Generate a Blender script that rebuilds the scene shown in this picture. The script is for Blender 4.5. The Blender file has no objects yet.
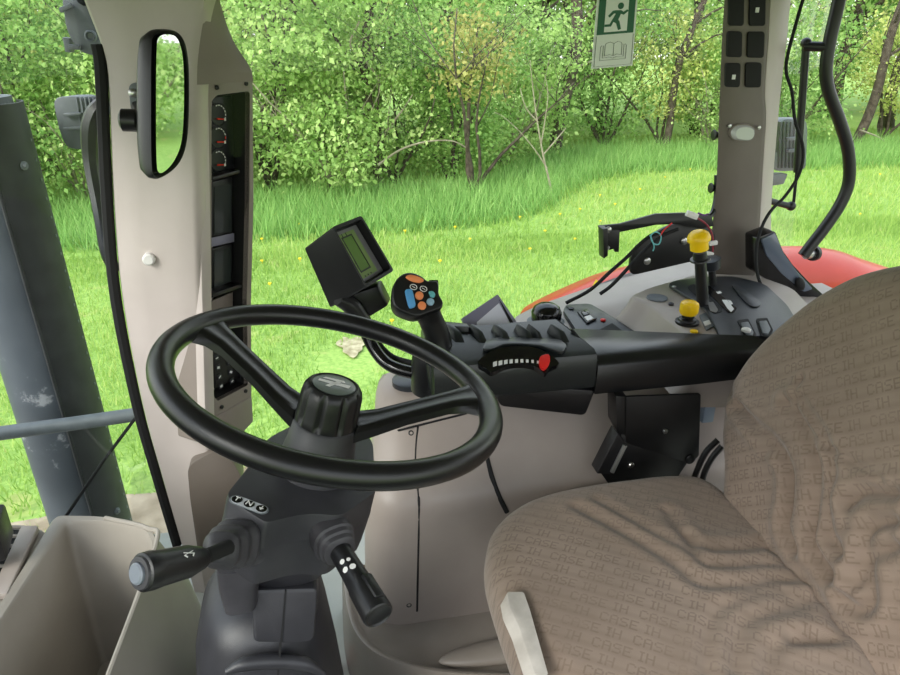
import bpy, bmesh, math, random
import numpy as np
from mathutils import Vector as V, Matrix

random.seed(7)
S = bpy.context.scene
COL = S.collection
PI = math.pi

# ------------------------------------------------------------------ camera
F_PX = 690.0
PITCH, YAW = math.radians(24), math.radians(11)
EYE = V((0, 0, 2.6))
FW = V((math.sin(YAW) * math.cos(PITCH), math.cos(YAW) * math.cos(PITCH), -math.sin(PITCH)))
RT = V((math.cos(YAW), -math.sin(YAW), 0))
UP = RT.cross(FW)
cd = bpy.data.cameras.new('camera')
cd.sensor_fit = 'HORIZONTAL'
cd.sensor_width = 36
cd.lens = F_PX * 36 / 900
cd.clip_start = 0.02
cam = bpy.data.objects.new('camera', cd)
COL.objects.link(cam)
cam.location = EYE
cam.rotation_euler = (PI / 2 - PITCH, 0, -YAW)
S.camera = cam


def ray(px, py):
    return FW + RT * ((px - 450) / F_PX) - UP * ((py - 337.5) / F_PX)


def A(px, py, X=None, Y=None, Z=None):
    """the point of the place seen at a pixel, on a plane of known X, Y or Z (metres)"""
    d = ray(px, py)
    if X is not None: s = X / d.x
    elif Y is not None: s = Y / d.y
    else: s = (Z - EYE.z) / d.z
    return EYE + d * s


class Pl:
    """a plane in the place; h() gives the point of it seen at a pixel"""
    def __init__(s, p0, n):
        s.p = V(p0); s.n = V(n).normalized()
    def h(s, px, py, off=0.0):
        d = ray(px, py); p = s.p + s.n * off
        return EYE + d * ((p - EYE).dot(s.n) / d.dot(s.n))
    def hs(s, pts, off=0.0):
        return [s.h(x, y, off) for x, y in pts]


# ------------------------------------------------------------------ materials
def lin(c):
    return tuple((x / 12.92 if x <= .04045 else ((x + .055) / 1.055) ** 2.4) for x in (v / 255 for v in c)) + (1,)


def mat(name, rgb, rough=.5, metal=0.0, bump=None, var=None, spec=.5, coat=0.0, emit=0.0, speck=None):
    m = bpy.data.materials.new(name)
    m.use_nodes = True
    nt = m.node_tree; N = nt.nodes; L = nt.links
    b = N['Principled BSDF']
    b.inputs['Base Color'].default_value = lin(rgb)
    b.inputs['Roughness'].default_value = rough
    b.inputs['Metallic'].default_value = metal
    b.inputs['Specular IOR Level'].default_value = spec
    if coat: b.inputs['Coat Weight'].default_value = coat
    tc = N.new('ShaderNodeTexCoord')
    if var:
        n = N.new('ShaderNodeTexNoise'); n.inputs['Scale'].default_value = var[0]; n.inputs['Detail'].default_value = 6
        L.new(tc.outputs['Object'], n.inputs['Vector'])
        r = N.new('ShaderNodeValToRGB')
        r.color_ramp.elements[0].position = .35; r.color_ramp.elements[1].position = .68
        r.color_ramp.elements[0].color = lin([max(0, v - var[1]) for v in rgb])
        r.color_ramp.elements[1].color = lin([min(255, v + var[1]) for v in rgb])
        L.new(n.outputs['Fac'], r.inputs['Fac'])
        out = r.outputs['Color']
        if speck:
            n2 = N.new('ShaderNodeTexNoise'); n2.inputs['Scale'].default_value = speck[0]; n2.inputs['Detail'].default_value = 8
            n2.inputs['Roughness'].default_value = .7
            L.new(tc.outputs['Object'], n2.inputs['Vector'])
            r2 = N.new('ShaderNodeValToRGB')
            r2.color_ramp.elements[0].position = speck[1]; r2.color_ramp.elements[1].position = speck[1] + .04
            r2.color_ramp.elements[0].color = (0, 0, 0, 1); r2.color_ramp.elements[1].color = (1, 1, 1, 1)
            L.new(n2.outputs['Fac'], r2.inputs['Fac'])
            mx = N.new('ShaderNodeMixRGB'); mx.inputs['Color2'].default_value = lin(speck[2])
            L.new(r2.outputs['Color'], mx.inputs['Fac']); L.new(out, mx.inputs['Color1'])
            out = mx.outputs['Color']
        L.new(out, b.inputs['Base Color'])
    if bump:
        n = N.new('ShaderNodeTexNoise'); n.inputs['Scale'].default_value = bump[0]; n.inputs['Detail'].default_value = 3
        L.new(tc.outputs['Object'], n.inputs['Vector'])
        bp = N.new('ShaderNodeBump'); bp.inputs['Strength'].default_value = bump[1]; bp.inputs['Distance'].default_value = .002
        L.new(n.outputs['Fac'], bp.inputs['Height']); L.new(bp.outputs['Normal'], b.inputs['Normal'])
    if emit:
        b.inputs['Emission Color'].default_value = lin(rgb); b.inputs['Emission Strength'].default_value = emit
    return m


def glass(name, gloss=.1, tint=(1, 1, 1)):
    m = bpy.data.materials.new(name); m.use_nodes = True
    nt = m.node_tree; N = nt.nodes; L = nt.links
    N.remove(N['Principled BSDF'])
    t = N.new('ShaderNodeBsdfTransparent'); t.inputs['Color'].default_value = (*tint, 1)
    g = N.new('ShaderNodeBsdfGlossy'); g.inputs['Roughness'].default_value = .01
    fr = N.new('ShaderNodeFresnel'); fr.inputs['IOR'].default_value = 1.45
    mu = N.new('ShaderNodeMath'); mu.operation = 'MULTIPLY'; mu.inputs[1].default_value = gloss
    L.new(fr.outputs['Fac'], mu.inputs[0])
    mx = N.new('ShaderNodeMixShader')
    L.new(mu.outputs[0], mx.inputs['Fac']); L.new(t.outputs[0], mx.inputs[1]); L.new(g.outputs[0], mx.inputs[2])
    L.new(mx.outputs[0], N['Material Output'].inputs['Surface'])
    return m


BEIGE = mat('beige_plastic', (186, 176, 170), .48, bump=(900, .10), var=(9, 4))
BEIGE_D = mat('taupe_plastic', (132, 122, 114), .5, bump=(900, .12), var=(9, 4))
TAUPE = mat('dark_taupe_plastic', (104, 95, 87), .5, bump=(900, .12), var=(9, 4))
BEIGE_P = mat('console_plastic', (162, 151, 143), .42, bump=(900, .10), var=(7, 5))
BEIGE_S = mat('step_plastic', (142, 133, 124), .4, bump=(600, .12), var=(8, 6))
BIN_M = mat('bin_plastic', (152, 145, 135), .5, bump=(900, .12), var=(9, 5))
BLACK = mat('black_plastic', (23, 23, 25), .36, bump=(900, .12), var=(14, 4))
BLACK_G = mat('black_gloss', (14, 14, 16), .18)
BLACK_M = mat('black_matt', (11, 11, 12), .75)
RIM_M = mat('rim_polyurethane', (20, 20, 22), .30, bump=(1200, .12))
COLUMN = mat('column_plastic', (47, 47, 51), .42, bump=(900, .18), var=(18, 5), speck=(60, .73, (64, 64, 66)))
RUBBER = mat('grey_rubber', (56, 55, 59), .5, bump=(500, .15), var=(25, 8))
ARM_M = mat('armrest_vinyl', (19, 20, 22), .28, bump=(600, .1), var=(10, 4), speck=(22, .74, (58, 57, 54)))
ARM_TOP = mat('armrest_shell', (33, 37, 38), .34, bump=(900, .12), var=(12, 4))
CHAR = mat('charcoal_panel', (42, 45, 50), .36, bump=(900, .12), var=(12, 4))
STEELB = mat('black_painted_steel', (13, 13, 14), .42, var=(20, 3), speck=(28, .71, (80, 78, 72)))
STEEL = mat('bright_steel', (190, 190, 188), .3, metal=1)
WHITE = mat('white_plastic', (228, 226, 222), .5)
STRAP = mat('worn_white_plastic', (206, 199, 190), .6, var=(30, 14), speck=(60, .66, (150, 138, 125)))
YELLOW = mat('yellow_plastic', (250, 205, 8), .35, var=(30, 5))
RED = mat('red_plastic', (226, 42, 38), .4)
NEEDLE = mat('needle_red', (235, 60, 38), .5)
ORANGE = mat('orange_rubber', (244, 146, 90), .5)
BLUE = mat('blue_rubber', (92, 166, 222), .5)
TEAL = mat('teal_rubber', (108, 186, 190), .5)
PALEB = mat('pale_blue_rubber', (150, 186, 206), .5)
DIAL = mat('dial_face', (19, 22, 24), .35)
LCD = mat('lcd_dark', (52, 58, 56), .15, coat=.4)
LCD_G = mat('lcd_green', (122, 146, 92), .2, coat=.5)
LCD_L = mat('lcd_segment', (32, 42, 26), .4)
MARK = mat('white_print', (225, 225, 222), .6)
LILAC = mat('pale_grey_plate', (226, 227, 240), .35)
GREYF = mat('grey_frame', (138, 136, 156), .4)
GREYP = mat('grey_plate', (112, 112, 114), .5, bump=(900, .1))
PAINT_RED = mat('red_paint', (208, 60, 34), .4, coat=.15, var=(5, 8))
LAMP_M = mat('lamp_housing', (104, 109, 114), .5, bump=(500, .15), var=(25, 8))
EXH = mat('exhaust_paint', (72, 78, 86), .5, var=(5, 10), speck=(5, .60, (150, 153, 158)))
SHIELD = mat('heat_shield_paint', (46, 48, 50), .6, var=(20, 6))
BAR_M = mat('grey_bar_paint', (104, 110, 114), .5, var=(30, 6))
SIGN_G = mat('sign_green', (16, 92, 60), .45)
SIGN_W = mat('sign_white', (232, 236, 232), .5)
LENS = mat('clear_lens', (196, 198, 198), .12, spec=.7)
MIRROR = mat('mirror_glass', (215, 220, 220), .02, metal=1)
DIRT = mat('bare_soil', (150, 135, 112), .9, var=(6, 25))
BARK = mat('bark', (74, 64, 52), .9, bump=(40, .6), var=(12, 18))
TWIG = mat('pale_bark', (142, 134, 112), .9, var=(12, 18))
EMB = mat('emblem_disc', (96, 106, 100), .3)
FLOOR_M = mat('floor_mat', (172, 174, 164), .6, bump=(300, .2), var=(10, 6))
LINER = mat('headliner', (150, 143, 134), .8, bump=(500, .2))
GLASS = glass('cab_glass', .35, (.97, .99, .97))
GLASS_R = glass('rear_glass', .12, (.98, .99, .98))


# ------------------------------------------------------------------ mesh tools
def catmull(pts, n=8, closed=False):
    pts = [V(p) for p in pts]
    out = []
    m = len(pts)
    rng = range(m) if closed else range(m - 1)
    for i in rng:
        p0 = pts[(i - 1) % m] if (closed or i > 0) else pts[0] * 2 - pts[1]
        p1 = pts[i]; p2 = pts[(i + 1) % m]
        p3 = pts[(i + 2) % m] if (closed or i + 2 < m) else p2 * 2 - p1
        for k in range(n):
            t = k / n
            out.append(.5 * ((2 * p1) + (p2 - p0) * t + (2 * p0 - 5 * p1 + 4 * p2 - p3) * t * t + (3 * p1 - p0 - 3 * p2 + p3) * t ** 3))
    if not closed: out.append(pts[-1])
    return out


def rnd(pts, r, n=5):
    """round the corners of a closed polygon (any dimension)"""
    pts = [V(p) for p in pts]
    out = []
    m = len(pts)
    for i in range(m):
        a, b, c = pts[i - 1], pts[i], pts[(i + 1) % m]
        ri = r[i] if isinstance(r, (list, tuple)) else r
        if ri <= 0: out.append(b); continue
        u = a - b; w = c - b
        ra = min(ri, u.length * .48); rb = min(ri, w.length * .48)
        p = b + u.normalized() * ra; q = b + w.normalized() * rb
        for k in range(n + 1):
            t = k / n
            out.append(p * (1 - t) ** 2 + b * 2 * t * (1 - t) + q * t * t)
    return out


def basis(n):
    n = V(n).normalized()
    t = V((0, 0, 1)) if abs(n.z) < .9 else V((1, 0, 0))
    u = t.cross(n).normalized()
    return u, n.cross(u)


class MB:
    def __init__(s): s.bm = bmesh.new()
    def ring(s, pts): return [s.bm.verts.new(p) for p in pts]
    def face(s, vs):
        try: return s.bm.faces.new(vs)
        except ValueError: return None
    def bridge(s, a, b, closed=True):
        n = len(a)
        for i in range(n if closed else n - 1):
            j = (i + 1) % n
            s.face([a[i], a[j], b[j], b[i]])
    def loft(s, rings, cap=True, closed=True):
        R = [s.ring(r) for r in rings]
        for a, b in zip(R, R[1:]): s.bridge(a, b, closed)
        if cap:
            s.face(R[0][::-1]); s.face(R[-1])
        return s
    def slab(s, pts, ext):
        e = V(ext)
        pts = [V(p) for p in pts]
        return s.loft([pts, [p + e for p in pts]])
    def box(s, c, sz, M=None):
        c = V(c); M = M or Matrix.Identity(3)
        x, y, z = (k / 2 for k in sz)
        f = lambda a, b, d: c + M @ V((a * x, b * y, d * z))
        return s.loft([[f(-1, -1, -1), f(1, -1, -1), f(1, 1, -1), f(-1, 1, -1)], [f(-1, -1, 1), f(1, -1, 1), f(1, 1, 1), f(-1, 1, 1)]])
    def tube(s, pts, r, seg=12, sm=0, closed=False, cap=True, flat=1.0):
        pts = [V(p) for p in pts]
        nr = r if isinstance(r, (list, tuple)) else None
        if sm:
            if nr:
                nr = [nr[min(i, len(nr) - 1)] * (1 - t) + nr[min(i + 1, len(nr) - 1)] * t for i in range(len(pts) - 1) for t in [k / sm for k in range(sm)]] + [nr[-1]]
            pts = catmull(pts, sm, closed)
        m = len(pts)
        rings = []
        u = None
        for i, p in enumerate(pts):
            if closed: t = (pts[(i + 1) % m] - pts[i - 1]).normalized()
            else: t = (pts[min(i + 1, m - 1)] - pts[max(i - 1, 0)]).normalized()
            if u is None: u, _ = basis(t)
            u = (u - t * u.dot(t)).normalized()
            w = t.cross(u)
            rr = nr[i] if nr else r
            rings.append([p + (u * math.cos(2 * PI * k / seg) + w * math.sin(2 * PI * k / seg) * flat) * rr for k in range(seg)])
        R = [s.ring(q) for q in rings]
        for a, b in zip(R, R[1:]): s.bridge(a, b)
        if closed: s.bridge(R[-1], R[0])
        elif cap: s.face(R[0][::-1]); s.face(R[-1])
        return s
    def lathe(s, p, ax, prof, seg=32, mod=None):
        p = V(p); ax = V(ax).normalized(); u, w = basis(ax)
        rings = []
        for t, r in prof:
            rings.append([p + ax * t + (u * math.cos(a) + w * math.sin(a)) * (max(r, 1e-5) * (mod(t, a) if mod else 1)) for a in (2 * PI * k / seg for k in range(seg))])
        return s.loft(rings)
    def ball(s, c, r, sc=(1, 1, 1), seg=16, M=None):
        c = V(c); M = M or Matrix.Identity(3)
        rings = []
        for i in range(1, seg // 2):
            th = PI * i / (seg // 2)
            rings.append([c + M @ V((r * sc[0] * math.sin(th) * math.cos(2 * PI * k / seg), r * sc[1] * math.sin(th) * math.sin(2 * PI * k / seg), r * sc[2] * math.cos(th))) for k in range(seg)])
        R = [s.ring(q) for q in rings]
        for a, b in zip(R, R[1:]): s.bridge(a, b)
        t = s.bm.verts.new(c + M @ V((0, 0, r * sc[2]))); b = s.bm.verts.new(c - M @ V((0, 0, r * sc[2])))
        for k in range(seg):
            s.face([t, R[0][k], R[0][(k + 1) % seg]]); s.face([b, R[-1][(k + 1) % seg], R[-1][k]])
        return s
    def build(s, name, m, parent=None, bev=0, seg=2, smooth=40, origin=None):
        bm = s.bm
        bmesh.ops.recalc_face_normals(bm, faces=bm.faces)
        if bev:
            ed = [e for e in bm.edges if len(e.link_faces) == 2 and e.calc_face_angle(0) > math.radians(28)]
            bmesh.ops.bevel(bm, geom=ed, offset=bev, segments=seg, profile=.5, affect='EDGES', clamp_overlap=True)
        off = worldloc(parent) if parent else None
        if off is None:
            if origin is None:
                mn = min(v.co.z for v in bm.verts)
                c = sum((v.co for v in bm.verts), V((0, 0, 0))) / len(bm.verts)
                off = V((c.x, c.y, mn))
            else: off = V(origin)
        for v in bm.verts: v.co -= off
        me = bpy.data.meshes.new(name)
        bm.to_mesh(me); bm.free()
        if smooth:
            me.polygons.foreach_set('use_smooth', [True] * len(me.polygons))
            me.set_sharp_from_angle(angle=math.radians(smooth))
        me.materials.append(m)
        o = bpy.data.objects.new(name, me)
        COL.objects.link(o)
        if parent: o.parent = parent
        else: o.location = off
        return o


def worldloc(o):
    p = V((0, 0, 0))
    while o:
        p += o.location; o = o.parent
    return p


def tag(o, label=None, cat=None, group=None, kind=None):
    if label: o['label'] = label
    if cat: o['category'] = cat
    if group: o['group'] = group
    if kind: o['kind'] = kind
    return o


def thing(name, label, cat, loc, group=None):
    o = bpy.data.objects.new(name, None)
    o.empty_display_size = .05
    o.location = loc
    COL.objects.link(o)
    return tag(o, label, cat, group)


def struct(o): return tag(o, kind='structure')


def text_obj(name, s, size, origin, ux, uy, m, parent, depth=.0006):
    cu = bpy.data.curves.new(name, 'FONT'); cu.body = s; cu.size = size; cu.align_x = 'CENTER'; cu.align_y = 'CENTER'; cu.extrude = depth
    to = bpy.data.objects.new(name + '_tmp', cu); COL.objects.link(to)
    dg = bpy.context.evaluated_depsgraph_get(); dg.update()
    me = bpy.data.meshes.new_from_object(to.evaluated_get(dg))
    bpy.data.objects.remove(to)
    ux = V(ux).normalized(); n = ux.cross(V(uy)).normalized(); uy = n.cross(ux)
    M = Matrix((ux, uy, n)).transposed()
    off = worldloc(parent)
    for v in me.vertices: v.co = V(origin) + M @ v.co - off
    me.materials.clear(); me.materials.append(m)
    o = bpy.data.objects.new(name, me); COL.objects.link(o); o.parent = parent
    return o

# ------------------------------------------------------------------ light: bright hazy daylight
w = bpy.data.worlds.new('sky'); S.world = w; w.use_nodes = True
nt = w.node_tree; bg = nt.nodes['Background']
tc = nt.nodes.new('ShaderNodeTexCoord'); sp = nt.nodes.new('ShaderNodeSeparateXYZ')
rp = nt.nodes.new('ShaderNodeValToRGB')
nt.links.new(tc.outputs['Generated'], sp.inputs[0]); nt.links.new(sp.outputs['Z'], rp.inputs['Fac'])
rp.color_ramp.elements[0].color = (1.0, 1.0, .96, 1); rp.color_ramp.elements[1].color = (.62, .78, 1.0, 1)
nt.links.new(rp.outputs['Color'], bg.inputs['Color'])
bg.inputs['Strength'].default_value = 1.45
sun = bpy.data.lights.new('sun', 'SUN'); sun.energy = 2.6; sun.angle = math.radians(30); sun.color = (1, .97, .9)
so = bpy.data.objects.new('sun', sun); COL.objects.link(so)
so.rotation_euler = V((.62, .52, -.60)).to_track_quat('-Z', 'Y').to_euler()   # from the front left, through the windscreen

# ------------------------------------------------------------------ ground
def grass_mat():
    m = bpy.data.materials.new('lawn'); m.use_nodes = True
    nt = m.node_tree; N = nt.nodes; L = nt.links; b = N['Principled BSDF']
    b.inputs['Roughness'].default_value = .9; b.inputs['Specular IOR Level'].default_value = .1
    tc = N.new('ShaderNodeTexCoord')
    def noise(sc, det, lo, hi, c0, c1):
        n = N.new('ShaderNodeTexNoise'); n.inputs['Scale'].default_value = sc; n.inputs['Detail'].default_value = det
        L.new(tc.outputs['Object'], n.inputs['Vector'])
        r = N.new('ShaderNodeValToRGB'); e = r.color_ramp.elements
        e[0].position = lo; e[1].position = hi; e[0].color = c0; e[1].color = c1
        L.new(n.outputs['Fac'], r.inputs['Fac']); return r
    base = noise(.9, 8, .3, .7, lin((130, 158, 82)), lin((156, 180, 100)))
    fine = noise(30, 4, .35, .7, lin((100, 138, 58)), lin((164, 192, 100)))
    mx = N.new('ShaderNodeMixRGB'); mx.inputs['Fac'].default_value = .5
    L.new(base.outputs[0], mx.inputs[1]); L.new(fine.outputs[0], mx.inputs[2])
    dry = noise(2.2, 6, .60, .68, (0, 0, 0, 1), (.55, .55, .55, 1))
    m2 = N.new('ShaderNodeMixRGB'); m2.inputs[2].default_value = lin((176, 170, 110))
    L.new(dry.outputs[0], m2.inputs[0]); L.new(mx.outputs[0], m2.inputs[1])
    L.new(m2.outputs[0], b.inputs['Base Color'])
    return m

mb = MB()
n = 60
vs = [[mb.bm.verts.new((-60 + 120 * i / n, -40 + 110 * j / n, -.02 + .02 * math.sin(i * 1.7) * math.cos(j * 1.3))) for j in range(n + 1)] for i in range(n + 1)]
for i in range(n):
    for j in range(n): mb.face([vs[i][j], vs[i + 1][j], vs[i + 1][j + 1], vs[i][j + 1]])
LAWN_M = grass_mat()
struct(mb.build('ground', LAWN_M, origin=(0, 0, 0)))


def quick_mesh(name, verts, faces_n, tint, m):
    """verts (N,k,3) -> one mesh of N polygons of k corners, with a per-polygon tint"""
    N_, k = verts.shape[:2]
    me = bpy.data.meshes.new(name)
    me.vertices.add(N_ * k); me.vertices.foreach_set('co', verts.reshape(-1).astype(np.float32))
    me.loops.add(N_ * k); me.loops.foreach_set('vertex_index', np.arange(N_ * k, dtype=np.int32))
    me.polygons.add(N_); me.polygons.foreach_set('loop_start', np.arange(0, N_ * k, k, dtype=np.int32))
    a = me.attributes.new('tint', 'FLOAT', 'FACE'); a.data.foreach_set('value', tint.astype(np.float32))
    me.update(calc_edges=True)
    me.materials.append(m)
    return me


def leaf_mat(name, c0, c1, c2, trans=.45):
    m = bpy.data.materials.new(name); m.use_nodes = True
    nt = m.node_tree; N = nt.nodes; L = nt.links
    N.remove(N['Principled BSDF'])
    at = N.new('ShaderNodeAttribute'); at.attribute_name = 'tint'
    r = N.new('ShaderNodeValToRGB'); e = r.color_ramp.elements
    e[0].color = lin(c0); e[1].color = lin(c2); x = e.new(.5); x.color = lin(c1)
    L.new(at.outputs['Fac'], r.inputs['Fac'])
    d = N.new('ShaderNodeBsdfDiffuse'); t = N.new('ShaderNodeBsdfTranslucent')
    L.new(r.outputs[0], d.inputs['Color']); L.new(r.outputs[0], t.inputs['Color'])
    mx = N.new('ShaderNodeMixShader'); mx.inputs[0].default_value = trans
    L.new(d.outputs[0], mx.inputs[1]); L.new(t.outputs[0], mx.inputs[2])
    L.new(mx.outputs[0], N['Material Output'].inputs['Surface'])
    return m

G = np.random.default_rng(11)
LEAF_A = leaf_mat('leaf_fresh', (132, 164, 92), (170, 202, 116), (210, 228, 152))
LEAF_B = leaf_mat('leaf_mid', (114, 150, 84), (150, 188, 104), (188, 214, 132))
LEAF_C = leaf_mat('leaf_yellow', (164, 182, 96), (198, 210, 120), (224, 224, 146))
LEAF_O = leaf_mat('leaf_ochre', (158, 158, 92), (188, 184, 110), (206, 202, 132))
BLADE = leaf_mat('grass_blade', (128, 162, 80), (162, 192, 100), (196, 206, 130), .35)
TALL = leaf_mat('tall_grass_blade', (112, 154, 84), (142, 184, 102), (176, 208, 128), .35)
PETAL = mat('dandelion_yellow', (250, 208, 30), .7)


def edge_y(x):          # the forest edge, receding to the right
    return 11.95 + .02 * x + 3.5 / (1 + math.exp(-(x - 4.2) * 1.6)) - .6 / (1 + math.exp(-(x - 9)))

# short lawn blades
def blades(n_, area, hmin, hmax, wd, lean):
    x = G.uniform(area[0], area[1], n_); y = G.uniform(area[2], area[3], n_)
    h = G.uniform(hmin, hmax, n_); a = G.uniform(0, 2 * PI, n_); w_ = G.uniform(.6, 1.2, n_) * wd
    b = G.uniform(0, 2 * PI, n_); l = G.uniform(.1, lean, n_) * h
    v = np.zeros((n_, 3, 3))
    v[:, 0] = np.stack([x - np.cos(a) * w_, y - np.sin(a) * w_, np.zeros(n_) - .02], 1)
    v[:, 1] = np.stack([x + np.cos(a) * w_, y + np.sin(a) * w_, np.zeros(n_) - .02], 1)
    v[:, 2] = np.stack([x + np.cos(b) * l, y + np.sin(b) * l, h], 1)
    return v

def soil(x, y):         # worn earth beside the tractor and a pale bare patch
    k = np.exp(-(((x + .75) / 1.0) ** 2 + ((y - 3.2) / .75) ** 2)) + 1.2 * np.exp(-(((x - .15) / .28) ** 2 + ((y - 5.4) / .35) ** 2))
    return k
v = np.concatenate([blades(110000, (-7, 10, 3.0, 9), .03, .085, .006, 1.0), blades(90000, (-9, 22, 8, 18), .05, .14, .010, 1.0)])
keep = G.uniform(0, 1, len(v)) > soil(v[:, 0, 0], v[:, 0, 1]) * 1.6
v = v[keep]
tint = np.clip(.45 + .3 * np.sin(v[:, 0, 0] * 1.3 + 2 * np.sin(v[:, 0, 1] * .8)) * .5 + G.normal(0, .2, len(v)), 0, 1)
o = bpy.data.objects.new('lawn_grass', quick_mesh('lawn_grass', v, 3, tint, BLADE)); COL.objects.link(o)
tag(o, 'short bright green lawn grass between the tractor and the forest edge', 'grass', kind='stuff')
# tall grass at the forest edge
n_ = 60000
v = blades(n_, (-14, 26, 0, 1), .16, .42, .010, .9)
y0 = np.array([edge_y(q) for q in v[:, 2, 0]]) + G.uniform(-2.2, .6, n_) - .4
v[:, :, 1] += y0[:, None] - v[:, :1, 1]
o = bpy.data.objects.new('tall_grass', quick_mesh('tall_grass', v, 3, np.clip(G.normal(.5, .22, n_), 0, 1), TALL)); COL.objects.link(o)
tag(o, 'band of tall uncut grass along the foot of the forest', 'grass', kind='stuff')

# bare soil patches; gravel strip added to bounce neutral light into the cab
mb = MB(); mb.slab(rnd([(-40, -6, .002), (40, -6, .002), (40, 1.9, .002), (3, 2.0, .002), (.4, 2.3, .002), (-1.2, 3.0, .002), (-2.6, 2.9, .002), (-40, 2.6, .002)], .5), (0, 0, .006))
struct(mb.build('bounce_gravel', mat('pale_gravel', (150, 144, 134), .9, var=(3, 14), speck=(40, .6, (122, 116, 108)))))
def patch(name, cx, cy, rx, ry, m, label):
    mb = MB(); pts = []
    for k in range(28):
        a = 2 * PI * k / 28; q = 1 + .22 * math.sin(3 * a + cx) + .12 * math.sin(7 * a)
        pts.append((cx + rx * q * math.cos(a), cy + ry * q * math.sin(a), .004))
    mb.slab(pts, (0, 0, .006))
    o = mb.build(name, m, bev=0); struct(o); return o
patch('soil_patch', -1.0, 3.3, 1.0, .6, DIRT, '')
p = A(352, 346, Z=0)
patch('soil_patch', p.x, p.y, .12, .2, mat('pale_sand', (160, 150, 118), .9, var=(14, 26)), '')

# dandelions
mb = MB(); mb.lathe((0, 0, 0), (0, 0, 1), [(0, .004), (.03, .004), (.035, .025), (.05, .028), (.056, .012)], 8)
d0 = mb.build('dandelion', PETAL, origin=(0, 0, 0), smooth=60)
tag(d0, 'small yellow dandelion flower in the short lawn', 'flower', 'dandelions in the lawn')
spots = [(392, 322), (385, 335), (330, 232), (262, 240), (300, 225), (325, 228), (470, 240), (520, 218), (580, 210), (262, 262),
         (420, 222), (455, 228), (500, 205), (545, 232), (600, 196), (640, 190), (270, 285), (845, 180), (880, 175), (820, 152), (640, 165), (560, 215),
         (300, 260), (350, 240), (405, 232), (440, 262), (530, 250), (575, 240), (600, 222), (665, 178), (690, 170), (275, 215), (385, 222), (360, 208), (290, 205),
         (870, 195), (790, 165), (860, 215), (615, 205), (480, 215)]
for i, (px, py) in enumerate(spots):
    q = A(px, py, Z=.02)
    o = d0 if i == 0 else d0.copy()
    if i: COL.objects.link(o)
    o.location = (q.x, q.y, 0)
    o.scale = (.75, .75, .9)


# ------------------------------------------------------------------ trees
def foliage(name, crowns, n_clump, per, size, m, flat=.45, spread=.34, droop=.5):
    """leaf sprays scattered through the given ellipsoid crowns (cx, cy, cz, rx, ry, rz)"""
    vs = []; ts = []
    for (cx, cy, cz, rx, ry, rz), wgt in crowns:
        nc = int(n_clump * wgt)
        d = G.normal(0, 1, (nc, 3)); d /= np.linalg.norm(d, axis=1)[:, None]
        rr = G.uniform(.25, 1, nc) ** .5
        c = np.array([cx, cy, cz]) + d * rr[:, None] * np.array([rx, ry, rz])
        c[:, 2] = np.maximum(c[:, 2], .12)
        ct = G.uniform(.1, .9, nc)
        for k in range(per):
            p = c + G.normal(0, 1, (nc, 3)) * np.array([spread, spread, spread * flat]) * .6
            ax = G.normal(0, 1, (nc, 3)); ax[:, 2] -= droop; ax /= np.linalg.norm(ax, axis=1)[:, None]
            nr = G.normal(0, .55, (nc, 3)); nr[:, 2] += 1
            sd = np.cross(ax, nr); sd /= np.linalg.norm(sd, axis=1)[:, None] + 1e-9
            nr = np.cross(sd, ax)
            L_ = size * G.uniform(.55, 1.25, nc)[:, None]
            q = np.stack([p, p + ax * L_ * .42 + sd * L_ * .36 + nr * L_ * .06, p + ax * L_, p + ax * L_ * .42 - sd * L_ * .36 + nr * L_ * .06], 1)
            vs.append(q); ts.append(np.clip(ct + G.normal(0, .16, nc), 0, 1))
    return quick_mesh(name, np.concatenate(vs), 4, np.concatenate(ts), m)


def stems(mb, base, n_, height, spread, r0, rng, fork=3, droop=0):
    """a bundle of tapering stems that fork on the way up; one connected bundle from the base"""
    def grow(p, d, L_, r, lev):
        pts = [V(p)]; rad = [r]
        k = 6
        for i in range(k):
            d = (d + V((rng.uniform(-.22, .22), rng.uniform(-.22, .22), rng.uniform(-.1, .16) - droop * lev))).normalized()
            pts.append(pts[-1] + d * L_ / k); rad.append(r * (1 - .75 * (i + 1) / k))
        mb.tube(pts, rad, 6 if lev < 2 else 4, cap=True)
        if lev < fork:
            for j in range(3):
                i = rng.randint(2, k)
                a = rng.uniform(0, 2 * PI)
                dd = (d * .6 + V((math.cos(a), math.sin(a), rng.uniform(-.1, .5))) * .8).normalized()
                grow(pts[i], dd, L_ * rng.uniform(.4, .62), rad[i] * .62, lev + 1)
    for i in range(n_):
        a = 2 * PI * i / max(n_, 1) + rng.uniform(-.4, .4)
        d = V((math.cos(a) * spread, math.sin(a) * spread, 1)).normalized()
        grow(V(base), d, height * rng.uniform(.75, 1.1), r0 * rng.uniform(.7, 1.1), 0)


def wood_mesh(name, n_, height, spread, r0, m, seed, fork=2):
    mb = MB(); stems(mb, (0, 0, -.05), n_, height, spread, r0, random.Random(seed), fork)
    me = bpy.data.meshes.new(name); mb.bm.to_mesh(me); mb.bm.free()
    me.polygons.foreach_set('use_smooth', [True] * len(me.polygons)); me.materials.append(m)
    return me

def tree(name, wood, leaves, loc, rz, sc, label, cat, group=None):
    t = thing(name, label, cat, loc, group)
    t.rotation_euler = (0, 0, rz); t.scale = sc
    for n2, me in (('trunk', wood), ('foliage', leaves)):
        if me is None: continue
        o = bpy.data.objects.new(n2, me); COL.objects.link(o); o.parent = t
    return t

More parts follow.
